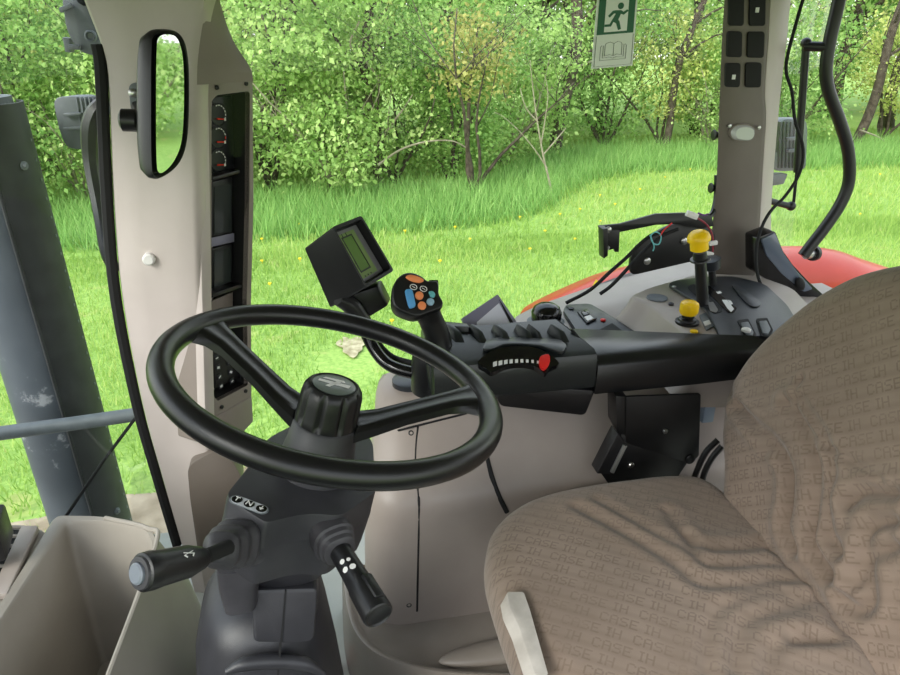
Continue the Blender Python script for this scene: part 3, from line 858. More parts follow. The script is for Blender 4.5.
# ================================================================== steering wheel
WC = V((.005, .75, 2.215)); T = .265
WN = V((math.sin(T), 0, math.cos(T))); WX = V((math.cos(T), 0, -math.sin(T))); WY = V((0, 1, 0))
PW = lambda h=0: Pl(WC + WN * h, WN)
sw = thing('steering_wheel', 'black two spoke steering wheel with a ribbed centre knob', 'steering wheel', WC)
RR = .195
mb = MB(); mb.tube([WC + (WX * math.cos(2 * PI * k / 96) + WY * math.sin(2 * PI * k / 96)) * RR for k in range(96)], .0145, 20, closed=True)
mb.build('rim', RIM_M, sw, smooth=80)
def spoke(px, py):
    p = PW().h(px, py) - WC; a = math.atan2(p.dot(WY), p.dot(WX))
    d = WX * math.cos(a) + WY * math.sin(a); t = WN.cross(d)
    mb = MB(); rings = []
    for r, h, w_, th in ((.196, -.001, .052, .010), (.186, -.002, .038, .0105), (.172, -.006, .025, .0105), (.15, -.013, .0195, .0105), (.10, -.034, .019, .011), (.06, -.053, .021, .013), (.03, -.064, .024, .016)):
        c = WC + d * r + WN * h; n2 = (WN * .92 + d * .38).normalized()
        rings.append([c + t * (w_ * x) + n2 * (th * z) for x, z in ((-1, -.7), (-.8, -1), (.8, -1), (1, -.7), (1, .5), (.75, 1), (.35, 1), (.28, .95), (-.28, .95), (-.35, 1), (-.75, 1), (-1, .5))])
    mb.loft(rings); mb.build('spoke', RIM_M, sw, bev=0, smooth=45)
spoke(222, 333); spoke(474, 396)
KC = WC + WN * -.055
mb = MB(); mb.lathe(WC, WN, [(-.150, .052), (-.125, .050), (-.085, .0425), (-.058, .040), (-.055, .037)], 40); mb.build('hub', COLUMN, sw)
mb = MB(); mb.lathe(WC + WN * -.094 - WX * 0 - WY * .036 + WX * .004, (WN * .25 - WY), [(0, .019), (.008, .017), (.010, .013)], 20); mb.build('hub_boss', RUBBER, sw)
def lobes(t, a):
    if t < .004 or t > .044: return 1
    q = abs(((a / (2 * PI) * 9) % 1) - .5) * 2
    return 1 - .10 * max(0, 1 - q / .34) ** .6
mb = MB(); mb.lathe(KC, WN, [(0, .0385), (.004, .039), (.009, .0385), (.016, .038), (.028, .0375), (.038, .037), (.044, .0355), (.049, .032), (.0505, .029), (.049, .0275), (.0485, .0265)], 144, lobes)
kn = mb.build('centre_knob', BLACK, sw, smooth=50)
mb = MB(); mb.lathe(KC + WN * .048, WN, [(0, .026), (.002, .026), (.0032, .022), (.0036, .010)], 36); em = mb.build('emblem', EMB, kn)
ec = KC + WN * .0518
for q in ([(-.006, .019), (-.001, .019), (.005, -.019), (-.003, -.019)], [(.004, .016), (.008, .014), (.012, -.008), (.008, -.011)], [(-.013, .007), (.006, -.001), (.006, -.006), (-.013, .002)]):
    cs, sn = math.cos(1.2), math.sin(1.2)
    mb = MB(); mb.slab([ec + (WX * (x * cs - y * sn) + WY * (x * sn + y * cs)) for x, y in q], WN * .0005); mb.build('emblem_mark', MARK, em, smooth=0)

# ================================================================== steering column
sc = thing('steering_column', 'black steering column shroud with a direction lever, a stalk and a wide base cover', 'steering column', (-.10, .76, FLOOR_Z))
HS = -.125; PS = PW(HS)
top = PS.hs([(223, 497), (248, 466), (262, 440), (305, 418), (352, 418), (374, 440), (377, 492), (342, 517), (307, 514), (265, 524)])
TP = rnd(top, [.014, .02, .03, .03, .03, .02, .010, .012, .02, .007], 4)
cc = sum(TP, V((0, 0, 0))) / len(TP)
def sh(pts, s_, h): return [cc + (p - cc) * s_ + WN * h for p in pts]
mb = MB(); mb.loft([sh(TP, .88, -.094), sh(TP, .955, -.090), sh(TP, .975, -.076), sh(TP, 1.0, -.038), sh(TP, 1.0, -.034), sh(TP, .995, -.033), sh(TP, .99, -.004), sh(TP, .98, 0), sh(TP, .94, .001)])
mb.build('upper_shroud', COLUMN, sc, smooth=35)
def orb(c, rx, ry, n_=40, e=2.6, rot=0):
    out = []
    for k in range(n_):
        a = 2 * PI * k / n_; x = rx * math.copysign(abs(math.cos(a)) ** (2 / e), math.cos(a)); y = ry * math.copysign(abs(math.sin(a)) ** (2 / e), math.sin(a))
        out.append(V(c) + V((x * math.cos(rot) - y * math.sin(rot), x * math.sin(rot) + y * math.cos(rot), 0)))
    return out
mb = MB(); mb.loft([orb((-.088, .775, 1.86), .046, .060, e=4), orb((-.082, .77, 1.945), .047, .062, e=4), orb((-.076, .765, 1.955), .052, .066, e=4), orb((-.066, .757, 2.03), .054, .070, e=4)])
mb.build('lower_shroud', COLUMN, sc, smooth=50)
mb = MB(); q0 = A(240, 575, Y=.70); mb.loft([orb(q0 + V((-.002, 0, -.035)), .020, .030, 28, 4), orb(q0, .024, .034, 28, 4), orb(q0 + V((.004, 0, .035)), .026, .036, 28, 4)]); mb.build('side_collar', RUBBER, sc, smooth=50)
# wide base cover
mb = MB(); bc = (-.122, .785)
mb.loft([orb((*bc, FLOOR_Z), .115, .15), orb((bc[0], bc[1], 1.60), .110, .14), orb((bc[0], bc[1], 1.74), .100, .126), orb((bc[0], bc[1], 1.82), .092, .114), orb((bc[0] + .003, bc[1], 1.865), .083, .102), orb((bc[0] + .007, bc[1], 1.89), .07, .086), orb((bc[0] + .012, bc[1], 1.90), .05, .062)])
mb.build('base_cover', COLUMN, sc, smooth=50)
PB2 = Pl((-.10, .648, 1.82), (.12, -1, .32))
mb = MB(); q = rnd(PB2.hs([(252, 590), (318, 588), (314, 641), (296, 644), (253, 643)]), .008); mb.slab(q, (0, .05, -.012)); mb.build('cover_panel', COLUMN, sc, bev=.004)
mb = MB(); q = PB2.hs([(285, 591), (286.5, 591), (279, 675), (277, 675)], .0012); mb.slab(q, (0, .02, 0)); mb.build('cover_seam', BLACK_M, sc, smooth=0)
mb = MB(); mb.tube(PB2.hs([(226, 672), (244, 664), (275, 661), (305, 664), (324, 674)], -.004), [.004, .009, .01, .009, .004], 10, sm=5); mb.build('cover_ridge', COLUMN, sc)
# T N R plate on the shroud
a = PS.h(232, 499, .001); b = PS.h(266, 512, .001); ux = (b - a).normalized(); uy = WN.cross(ux)
c = PS.h(249, 505, .001); hl, hw = (PS.h(267.5, 512.5) - PS.h(229.5, 498)).length / 2, .0078
pts = [c + ux * ((hl - hw) + hw * math.cos(t)) + uy * hw * math.sin(t) for t in [(-PI / 2 + PI * k / 10) for k in range(11)]] + [c + ux * (-(hl - hw) + hw * math.cos(t)) + uy * hw * math.sin(t) for t in [(PI / 2 + PI * k / 10) for k in range(11)]]
mb = MB(); mb.slab(pts, WN * .001); dp = mb.build('direction_plate', BAR_M, sc)
mb = MB(); mb.slab([c + (p - c) * .93 + WN * .001 for p in pts], WN * .0003); mb.build('plate_face', mat('pale_print_plate', (186, 190, 196), .5), dp)
for i, k in enumerate((-1, 0, 1)):
    q = c + ux * k * (hl - hw) * .96 + WN * .0013
    mb = MB(); mb.lathe(q, WN, [(0, .0060), (.0005, .0060)], 24); dd = mb.build('plate_disc', BLACK_G, dp)
    q2 = q + WN * .001
    if i == 1: text_obj('plate_letter', 'N', .0105, q2, ux, uy, MARK, dd, .0004)
    elif i == 0:
        text_obj('plate_letter', 'T', .0095, q2, ux, uy, MARK, dd, .0004)
    else:
        mb = MB()
        z = lambda x, y: q2 + ux * x * .0008 + uy * y * .0008
        mb.slab([z(-.6, 5), z(.6, 5), z(.6, 0), z(3.4, 0), z(0, -4.6), z(-3.4, 0), z(-.6, 0)], WN * .0004); mb.build('plate_arrow', MARK, dd, smooth=0)
# shuttle lever with bellows, on the left of the shroud
l0 = A(241, 541, Y=.645); l1 = A(224, 549, Y=.585); l2 = A(206, 557, Y=.565); l3 = A(140, 573, Y=.52)
mb = MB(); d = (l2 - l0).normalized(); u, w_ = basis(d)
rings = []
LL = (l1 - l0).length
for k in range(25):
    t = k / 24; rad = .0265 - .009 * t
    rad *= 1 + .10 * math.cos(t * 2 * PI * 3.5)
    if t > .8: rad *= 1 - (t - .8) * 2.2
    rings.append([l0 + d * (LL * 1.12 * t - .008) + (u * math.copysign(abs(math.cos(a)) ** .7, math.cos(a)) + w_ * math.copysign(abs(math.sin(a)) ** .7, math.sin(a))) * rad for a in (2 * PI * j / 32 for j in range(32))])
mb.loft(rings); mb.build('bellows', RUBBER, sc, smooth=60)
mb = MB(); mb.tube([l1 - (l2 - l1) * .3, l2 + (l3 - l2) * .05], .0075, 14); lv = mb.build('shuttle_lever', BLACK_M, sc)
d = (l3 - l2); Ln = d.length; 
mb = MB(); mb.lathe(l2, d, [(0, .008), (.004, .0105), (Ln * .3, .0155), (Ln * .7, .0165), (Ln * .78, .0172), (Ln * .86, .0178), (Ln * .97, .0172), (Ln, .014), (Ln, .011)], 28); mb.build('lever_grip', BLACK, lv)
mb = MB(); mb.lathe(l2 + d, d, [(-.002, .0155), (.0015, .0145), (.002, .0105), (.0015, .0102)], 24); mb.build('lever_ring', RUBBER, lv)
mb = MB(); mb.lathe(l2 + d * 1.0, d, [(0, .0098), (.004, .0098), (.0055, .008)], 24); mb.build('lever_button', mat('button_grey', (118, 124, 134), .4), lv)
gd = d.normalized(); q = l2 + d * .42; up_ = (V((0, -.55, .83)) - gd * gd.dot(V((0, -.55, .83)))).normalized(); sd = gd.cross(up_)
q = q + up_ * .0165
for s_ in (-1, 1):
    mb = MB(); pz = lambda x, y: q + gd * x * .001 + sd * y * .001
    mb.slab([pz(-6 * s_, -1), pz(-3.4 * s_, -4.0), pz(-2.6 * s_, -3.4), pz(-4.2 * s_, -1), pz(5 * s_, 1.2), pz(5 * s_, 2)], up_ * .0006); mb.build('lever_symbol', MARK, lv, smooth=0)
# stalk on the right of the shroud
k0 = A(336, 544, Y=.645); k1 = A(379, 616, Y=.54); d = k1 - k0; Ln = d.length; dn_ = d.normalized()
mb = MB(); u, w_ = basis(dn_)
rings = []
for t, rad in ((-.03, .025), (-.004, .025), (-.002, .0225), (.004, .022), (.006, .0195), (.012, .019), (.014, .016)):
    rings.append([k0 + dn_ * t + (u * math.copysign(abs(math.cos(a)) ** .75, math.cos(a)) + w_ * math.copysign(abs(math.sin(a)) ** .75, math.sin(a))) * rad for a in (2 * PI * j / 32 for j in range(32))])
mb.loft(rings); mb.build('stalk_boot', RUBBER, sc, smooth=45)
mb = MB(); mb.lathe(k0, d, [(0, .012), (Ln * .12, .0128), (Ln * .45, .0135), (Ln * .60, .0145), (Ln * .63, .0155), (Ln * .75, .0162), (Ln * .96, .0168), (Ln * .99, .0162), (Ln, .0145), (Ln - .001, .0135), (Ln - .002, .012)], 32); st = mb.build('stalk', BLACK, sc, smooth=35)
vv = (EYE - k0).normalized(); vv = (vv - dn_ * vv.dot(dn_)).normalized(); sd = dn_.cross(vv)
for (t, x_, z_) in ((.33, .004, .0032), (.35, -.003, .0024), (.43, .0055, .0036), (.45, -.003, .0038)):
    a = x_ / .0135; nn = (vv * math.cos(a) + sd * math.sin(a)); q = k0 + d * t + nn * .0134
    mb = MB(); mb.lathe(q, nn, [(0, z_), (.0006, z_), (.0007, z_ * .5)], 7); mb.build('stalk_symbol', MARK, st, smooth=0)
nn = (vv * .75 - sd * .66).normalized(); q = k0 + d * .76
mb = MB(); mb.box(q + nn * .015, (Ln * .3, .012, .007), Matrix((dn_, nn.cross(dn_), nn)).transposed()); mb.build('stalk_slider', BLACK, st, bev=.002)
# ================================================================== right hand console
sd_ = thing('side_console', 'long beige side console below the right hand window', 'console', (.55, 1.25, FLOOR_Z))
def outline(x0, y0, r, x1=1.34, y1=1.56, m=10):
    pts = [V((.57, y1, 0)), V((.50, 1.42, 0)), V((.33, 1.32, 0)), V((x0 + .07, max(1.24, y0 + .05), 0)), V((x0 + .01, max(1.19, y0 + .02), 0))] if y0 + r < 1.17 else [V((.57, y1, 0)), V((.50, 1.42, 0)), V((.33, 1.33, 0)), V((x0 + .07, 1.27, 0)), V((x0 + .01, 1.25, 0))]
    for k in range(m + 1):
        a = PI + (PI / 2) * k / m
        pts.append(V((x0 + r + r * math.cos(a), y0 + r + r * math.sin(a), 0)))
    pts += [V((x0 + (x1 - x0) * t, y0, 0)) for t in (.35, .6, .8, 1)] + [V((x1, y1, 0))]
    return pts
lv_ = [(1.44, .035, 1.005, .07), (1.56, .035, 1.000, .07), (1.70, .04, .998, .07), (1.79, .045, 1.0, .07), (1.815, .048, 1.004, .07), (1.832, .053, 1.014, .07),
       (1.845, .058, 1.028, .07), (1.88, .068, 1.062, .07), (1.92, .078, 1.10, .07), (1.95, .086, 1.135, .07), (1.962, .094, 1.155, .07), (1.968, .115, 1.185, .06)]
mb = MB(); mb.loft([[p + V((0, 0, z)) for p in outline(x, y, r)] for z, x, y, r in lv_]); mb.build('body', BEIGE_P, sd_, smooth=50)
# raised rear top with the hump
top = [A(p[0], p[1], Z=z_) for p, z_ in (((520, 332), 1.985), ((508, 318), 1.985), ((536, 304), 1.985), ((572, 292), 1.99), ((632, 270), 2.02), ((712, 250), 2.04), ((765, 262), 2.02), ((815, 290), 1.99), ((850, 330), 1.985), ((850, 350), 1.985), ((560, 345), 1.985))]
mb = MB(); q = rnd(top, .04); c = sum(q, V((0, 0, 0))) / len(q)
mb.loft([[p + V((0, 0, -.10)) for p in q], [p + V((0, 0, -.012)) for p in q], [c + (p - c) * .985 + V((0, 0, -.003)) for p in q], [c + (p - c) * .96 for p in q]]); mb.build('rear_top', BEIGE_P, sd_, smooth=60)
HZ = 2.05
hp = [A(p[0], p[1], Z=HZ) for p in ((628, 296), (650, 287), (700, 273), (758, 275), (795, 288), (812, 306), (812, 350), (700, 350), (676, 326), (650, 305))]
q = rnd(hp, [.02, .03, .03, .03, .03, .02, 0, 0, .03, .02]); c = sum(q, V((0, 0, 0))) / len(q)
mb = MB(); mb.loft([[c + (p - c) * 1.22 + V((-.02, .0, -.085)) for p in q], [c + (p - c) * 1.12 + V((-.01, 0, -.06)) for p in q], [c + (p - c) * 1.04 + V((0, 0, -.025)) for p in q], [c + (p - c) * 1.0 + V((0, 0, -.006)) for p in q], [c + (p - c) * .97 for p in q]]); mb.build('hump', BEIGE_P, sd_, smooth=70)
# seams between the moulded panels (dark joint strips) and screws
def onbody(px, py):
    """point on the front body surface: march the ray through the level table"""
    d = ray(px, py); best = None
    for s_ in np.arange(.9, 1.7, .002):
        p = EYE + d * float(s_)
        for (za, xa, ya, ra), (zb, xb, yb, rb_) in zip(lv_, lv_[1:]):
            if za <= p.z <= zb:
                t = (p.z - za) / (zb - za)
                if p.y >= ya + (yb - ya) * t and p.x > xa + .04: return p
        if p.z > 1.968 and False: pass
        if p.z <= 1.968 and p.z > 1.95 and p.y > 1.19: return p
    return EYE + d * 1.2
for pts in ([(386, 434), (400, 430), (430, 422.5), (460, 415), (485, 408)], [(418, 426), (416, 445), (415.5, 470), (418, 492), (419, 510), (418, 560), (417, 611)]):
    mb = MB(); mb.tube([onbody(*p) for p in pts], .0022, 6, sm=4); mb.build('panel_seam', BLACK_M, sd_)
for px, py in ((426, 416.5), (411, 433), (409, 605)):
    p = onbody(px, py); n = V((0, -.75, .66)) if py < 500 else V((0, -1, .05))
    mb = MB(); mb.lathe(p - n * .002, n, [(0, .0052), (.003, .0052), (.0036, .004), (.002, .002)], 12); mb.build('screw', BLACK, sd_)
mb = MB(); mb.tube([onbody(486, 452), onbody(488, 462) , onbody(493, 480), onbody(500, 498), onbody(507, 512)], .0048, 8, sm=5)
tag(mb.build('cable', BLACK_M), 'short dark cable lying on the beige console beside the steering wheel rim', 'cable')
# step moulding at the foot of the console
so_ = thing('step_box', 'low beige footrest moulding with a scooped top at the base of the side console', 'footrest', (.2, .95, FLOOR_Z))
def stp(z, k): 
    pts = [A(342, 560, Z=z), A(344, 600, Z=z), A(352, 634, Z=z), A(380, 660, Z=z), A(440, 674, Z=z), A(520, 678, Z=z), A(620, 676, Z=z), A(620, 620, Z=z)]
    c = V((.25, 1.08, z))
    return [c + (p - c) * k for p in rnd(pts, [0, .03, .06, .06, .06, .06, 0, 0], 5)]
SZ = 1.56
def mv(p, z): return V((p.x, p.y, z))
base = stp(SZ, 1)
c = V((.25, 1.08, 0))
def kz(k, z): return [mv(V((c.x, c.y, 0)) + (V((p.x, p.y, 0)) - c) * k, z) for p in base]
mb = MB(); mb.loft([kz(1.03, FLOOR_Z + .001), kz(1.01, SZ - .03), kz(1.0, SZ - .006), kz(.99, SZ), kz(.965, SZ), kz(.945, SZ - .006), kz(.90, SZ - .016), kz(.6, SZ - .02), kz(.2, SZ - .018)])
mb.build('body', BEIGE_S, so_, smooth=60)
mb = MB(); p0 = A(428, 652, Z=SZ); p1 = A(520, 650, Z=SZ)
mb.ball((p0 + p1) / 2 + V((.06, -.0, -.012)), 1, ((p1 - p0).length * .75, .026, .016), 24); mb.build('scoop_ridge', BEIGE_S, so_)
for k in range(5):
    px = 366 + k * 26; i = A(px, 664 + k * 3, Z=SZ - .05)
    mb = MB(); mb.box(i + V((.004, .006, -.04)), (.028, .012, .08), Matrix.Rotation(-.5 + k * .1, 3, 'Z')); mb.build('side_rib', BEIGE_S, so_, bev=.004)
mb = MB(); mb.box(A(334, 662, Z=FLOOR_Z + .02), (.012, .03, .04)); tag(mb.build('orange_tag', mat('orange_red_tag', (232, 84, 48), .5), bev=.002), 'tiny orange red tag at the floor beside the column base', 'tag')

# switch panel in front of the hump
SPZ = 2.0
spn = thing('rocker_console', 'small dark switch panel with a rocker and a red button beside the armrest', 'switch panel', A(590, 320, Z=SPZ - .02))
q = rnd([A(p[0], p[1], Z=SPZ) for p in ((563, 310), (566, 304), (590, 303), (606, 312), (640, 334), (580, 336))], .012)
mb = MB(); mb.slab([p - V((0, 0, .025)) for p in q], (0, 0, .025)); mb.build('panel', CHAR, spn, bev=.003)
q = rnd([A(p[0], p[1], Z=SPZ + .002) for p in ((577, 312), (586, 309), (597, 319), (587, 324))], .004)
mb = MB(); mb.slab(q, (0, 0, .003)); r_ = mb.build('rocker_frame', BLACK, spn, bev=.001)
q = [A(p[0], p[1], Z=SPZ + .005) for p in ((581, 313), (586, 311), (590, 315), (584, 317))]
mb = MB(); mb.slab(q, (0, 0, .004)); mb.build('rocker', BLACK_G, r_, bev=.001)
q = [A(p[0], p[1], Z=SPZ + .005) for p in ((584, 317.5), (590, 315.5), (594, 319), (588, 321.5))]
mb = MB(); mb.slab(q, (0, 0, .002)); mb.build('rocker_light', WHITE, r_, bev=.0005)
mb = MB(); mb.lathe(A(603, 320.5, Z=SPZ + .001), (0, 0, 1), [(0, .006), (.003, .006), (.004, .004)], 16); mb.build('red_button', RED, spn)
mb = MB(); mb.lathe(A(571, 308.5, Z=SPZ + .001), (0, 0, 1), [(0, .007), (.002, .007), (.003, .004)], 16); mb.build('socket', BLACK, spn)
q = [A(p[0], p[1], Z=SPZ + .0005) for p in ((600, 330), (612, 323.5), (622, 331), (616, 334))]
mb = MB(); mb.slab(q, (0, 0, .0015)); mb.build('slot', BLACK_M, spn)

# lever panel on the hump
LZ = HZ + .002
lp = thing('lever_panel', 'black lever panel with slots and rocker switches on the rear of the side console', 'control panel', A(735, 310, Z=LZ - .01))
q = rnd([A(p[0], p[1], Z=LZ) for p in ((667, 287.5), (672, 284), (700, 279.5), (735, 279), (765, 287), (787, 308), (800, 330), (790, 352), (722, 352), (716, 332), (703, 309))], .02)
mb = MB(); mb.slab(q, (0, 0, .008)); mb.build('panel', CHAR, lp, bev=.003)
TZ = LZ + .0085
def plate(pts, r, m, name, par, h=.001, z=TZ, bev=0):
    q = [A(p[0], p[1], Z=z) for p in pts]
    if r: q = rnd(q, r)
    mb = MB(); mb.slab(q, (0, 0, h)); return mb.build(name, m, par, bev=bev)
plate([(687, 287), (694, 284), (722, 308), (722, 312), (714, 314), (708, 309)], .01, BLACK_M, 'slot', lp)
plate([(703, 288), (709, 286), (737, 309), (734, 313), (728, 313)], .008, BLACK_G, 'scale_plate', lp, .0015)
for pts in ([(716, 292), (720, 291), (722, 293), (718, 294)], [(722, 300), (727, 300), (734, 309), (731, 312), (727, 308)], [(728, 300), (731, 301), (733, 304), (730, 305)]):
    plate(pts, 0, MARK, 'scale_mark', lp, .0006, TZ + .0016)
plate([(708, 303), (713, 302), (718, 310), (716, 313), (710, 311)], .004, STEEL, 'slot_plate', lp, .001, TZ + .001)
plate([(731, 286), (737, 285), (752, 296), (761, 302), (760, 307), (752, 308), (745, 303)], .012, CHAR, 'raised_pad', lp, .003, TZ, .001)
for pts, m in (([(737, 321), (748, 319.5), (756, 335), (754, 340), (745, 337)], BLACK_M), ([(756, 319.5), (767, 318.5), (773, 331), (769, 338), (761, 337)], BLACK_M)):
    f = plate(pts, .005, m, 'switch_frame', lp, .002)
    q = [A(p[0], p[1], Z=TZ + .002) for p in pts]; c = sum(q, V((0, 0, 0))) / len(q)
    mb = MB(); mb.slab(rnd([c + (p - c) * .68 for p in q], .004), (0, 0, .003)); mb.build('rocker', LAMP_M, f, bev=.001)
mb = MB(); mb.lathe(A(746, 331, Z=TZ + .005), (0, 0, 1), [(0, .009), (.004, .009), (.006, .006)], 18); mb.build('dial', WHITE, lp)
mb = MB(); mb.lathe(A(674, 287, Z=TZ), (0, 0, 1), [(0, .005), (.002, .005), (.003, .003)], 12); mb.build('screw', STEEL, lp)
# lid, small knob and yellow push knob on the beige part of the hump
mb = MB(); mb.lathe(A(657, 298.5, Z=HZ), (0, 0, 1), [(0, .023), (.003, .023), (.004, .020), (.0035, .016), (.0035, .004)], 28); tag(mb.build('round_cap', LAMP_M), 'round grey cap set in the beige console left of the yellow push knob', 'cap')
mb = MB(); mb.lathe(A(671, 305, Z=HZ), (0, 0, 1), [(0, .006), (.004, .006), (.006, .003)], 14); tag(mb.build('button', RUBBER), 'tiny dark grey button between the round cap and the yellow push knob', 'button')
p = A(687, 323, Z=HZ)
pk = thing('push_knob', 'low ribbed yellow push knob on a black collar behind the armrest', 'knob', p)
mb = MB(); mb.lathe(p, (0, 0, 1), [(0, .024), (.005, .024), (.006, .019), (.010, .018), (.012, .0125), (.022, .0125)], 28); mb.build('collar', BLACK, pk)
mb = MB(); mb.lathe(p + V((0, 0, .020)), (0, 0, 1), [(0, .016), (.006, .0185), (.018, .0185), (.024, .0175), (.027, .013), (.0275, .004)], 48, lambda t, a: 1 + (.03 * math.cos(a * 16) if .004 < t < .02 else 0)); mb.build('cap', YELLOW, pk)
plate([(699, 316), (706, 313), (715, 326), (706, 331)], .003, LAMP_M, 'label_plate', sd_, .002, HZ + .001)
plate([(703, 322), (709, 320), (711, 324), (705, 326)], 0, MARK, 'label_symbol', sd_, .0006, HZ + .003)
mb = MB(); mb.lathe(A(694, 332, Z=HZ), (0, 0, 1), [(0, .008), (.003, .008), (.0035, .006)], 16); tag(mb.build('yellow_stud', YELLOW), 'tiny yellow stud in front of the yellow push knob', 'stud')
# tall yellow lever and the short black one behind it
p0 = A(703, 308, Z=HZ + .0); zt = .0
p1 = A(700, 256, Y=p0.y - .005)
lv1 = thing('yellow_lever', 'tall lever with a yellow mushroom cap on a black shaft', 'lever', p0)
d = (p1 - p0); mb = MB(); mb.tube([p0 + d * .08, p1], [.013, .0115], 16); mb.build('shaft', BLACK, lv1)
mb = MB(); mb.lathe(p1 - d.normalized() * .012, d, [(0, .014), (.003, .021), (.006, .020), (.007, .0145), (.022, .0135)], 28); mb.build('collar', BLACK, lv1)
q1 = A(699.5, 249, Y=p0.y - .006)
mb = MB(); mb.lathe(q1, d, [(0, .0185), (.020, .0185), (.0205, .0235), (.026, .0235), (.033, .0205), (.038, .015), (.0405, .006)], 32); mb.build('cap', YELLOW, lv1)
p2 = A(713, 285, Z=TZ); p3 = A(711, 261, Y=p2.y)
lv2 = thing('black_lever', 'short black cup topped lever just behind the yellow mushroom lever', 'lever', p2)
d = p3 - p2; mb = MB(); mb.tube([p2, p3], .008, 12); mb.build('shaft', BLACK_M, lv2)
mb = MB(); mb.lathe(p3 - d.normalized() * .022, d, [(0, .012), (.004, .019), (.022, .021), (.027, .022), (.028, .018)], 28); mb.build('cup', CHAR, lv2)

# ================================================================== armrest
FY = 1.0
ar = thing('armrest', 'black padded armrest with a front control box beside the seat', 'armrest', (.55, 1.02, 1.75))
# rear pad
zf = A(597, 361, Y=FY).z; zb = A(597, 394, Y=FY).z
X0 = A(597, 370, Y=FY).x; bk = A(570, 328.5, Z=zf + .010); bk2 = A(735, 336, Z=zf + .010)
mb = MB(); Xe = .84
prof = lambda y0, z0, y1, z1: None
secs = []
for t in (0, .06, .5, .72, .86, .97, 1):
    x = X0 + (Xe - X0) * t; xb = bk.x + (Xe - .02 - bk.x) * t; yb = bk.y + (bk2.y - bk.y) * min(1.2, t / .8)
    k = 1 - .35 * max(0, (t - .6) / .4) ** 2; w_ = 1 if t < .95 else .6
    za = zf - (zf - zb) * k
    secs.append([V((x, FY, za)), V((x, FY - .004, zf - .012)), V((x, FY + .004, zf - .002)), V((xb * .3 + x * .7, FY + .02, zf + .003)), V((xb, yb, zf + .010)), V((xb, yb + .012, zf + .0)), V((xb, yb + .014, za)), V((x, FY + .02, za - .002))])
mb.loft(secs); mb.build('pad', ARM_M, ar, smooth=50, bev=.0)
# front control box
P1 = Pl((0, FY - .004, 0), (0, -1, 0))
fq = [(434, 352), (470, 356), (597, 362), (597, 393), (588, 396), (500, 388), (440, 380)]
f3 = P1.hs(fq); zc = sum(p.z for p in P1.hs([(470, 358), (597, 362)])) / 2
tb = [A(p[0], p[1], Z=zc + .012) for p in ((436, 335), (445, 326), (480, 326), (568, 333))]
mb = MB()
xs = [f3[0].x, f3[1].x, f3[1].x * .5 + f3[2].x * .5, f3[2].x - .004, f3[2].x]
by = max(p.y for p in tb)
secs = []
for i, x in enumerate(xs):
    zl = zc - .066
    sh_x = -.03 * (i / 4)
    e = .93 if i in (0, 4) else 1
    secs.append([V((x, FY + .002, zl)), V((x, FY - .004, zl + .008)), V((x, FY - .004, zc - .01)), V((x, FY + .000, zc - .001)), V((x, FY + .012, zc + .004)), V((x + sh_x, by - .01, zc + .013)), V((x + sh_x, by, zc + .004)), V((x + sh_x, by, zl)), ])
mb.loft(secs); mb.build('control_box', ARM_TOP, ar, smooth=40)
mb = MB(); q = P1.hs([(500, 386), (597, 393), (588, 416), (584, 418), (503, 409), (498, 402)]); mb.slab(rnd([p + V((0, .008, 0)) for p in q], .006), (0, .11, 0)); mb.build('lower_tray', BLACK, ar, bev=.003)
mb = MB(); a, b = A(572, 330, Z=zc + .0125), A(597, 361, Y=FY - .001); mb.tube([a, b], .003, 6); mb.build('joint_strip', BLACK_M, ar)
# quadrant with red slider: eye-shaped window across the front edge of the box
TOPN = V((0, -.45, .9)).normalized()
PQ = Pl((.36, FY + .004, zc + .004), TOPN)
q = catmull([PQ.h(*p, .004) for p in ((478, 362), (490, 352), (505, 347), (520, 346), (536, 348), (550, 355), (559, 363), (550, 368), (545, 373), (535, 366), (520, 363.5), (505, 366), (493, 372), (486, 368))], 3, True)
mb = MB(); mb.slab(q, -TOPN * .012); qd = mb.build('quadrant', BLACK_G, ar, smooth=20)
for k in range(9):
    t = k / 8; cx = 495 + 43 * t; cy = 367.5 - 6.5 * math.sin(PI * (.18 + .52 * t)); hw, hh = 2.0 - .9 * t, 2.3 - 1.0 * t
    q = [PQ.h(cx + a, cy + b + a * (-.35 + .5 * t), .0045) for a, b in ((-hw, -hh), (hw, -hh), (hw, hh), (-hw, hh))]
    mb = MB(); mb.slab(q, TOPN * .0006); mb.build('quadrant_mark', MARK, qd, smooth=0)
q = catmull([PQ.h(*p, .006) for p in ((540, 358.5), (546, 356.5), (549, 358), (549, 365), (544.5, 371), (540, 369), (538.5, 363))], 4, True)
mb = MB(); mb.slab(q, TOPN * .007); mb.build('red_slider', RED, ar, bev=.003)
# padded lid and slotted tray on the top
ZT = zc + .011
q = rnd([A(p[0], p[1], Z=ZT) for p in ((482, 350), (486, 341), (500, 337.5), (560, 340), (567, 346), (563, 353), (540, 346), (520, 344.5), (503, 345), (492, 350))], .008)
mb = MB(); mb.slab([p - V((0, 0, .004)) for p in q], (0, 0, .006)); mb.build('lid', ARM_TOP, ar, bev=.0015)
BY = by
for k, (xa, xb) in enumerate(((452, 462), (475, 484), (499, 508), (522, 531), (534, 540), (556, 565))):
    a = A(xa, 333, Z=ZT + .003); b = A(xb, 333, Z=ZT + .003)
    mb = MB(); mb.loft([[a + V((0, -.03, -.006)), b + V((0, -.03, -.006)), b + V((-.012, .02, -.006)), a + V((-.012, .02, -.006))], [a + V((.004, -.010, .007)), b + V((-.004, -.010, .007)), b + V((-.014, .016, .012)), a + V((-.006, .016, .012))]]); mb.build('tray_rib', ARM_TOP, ar, bev=.002)
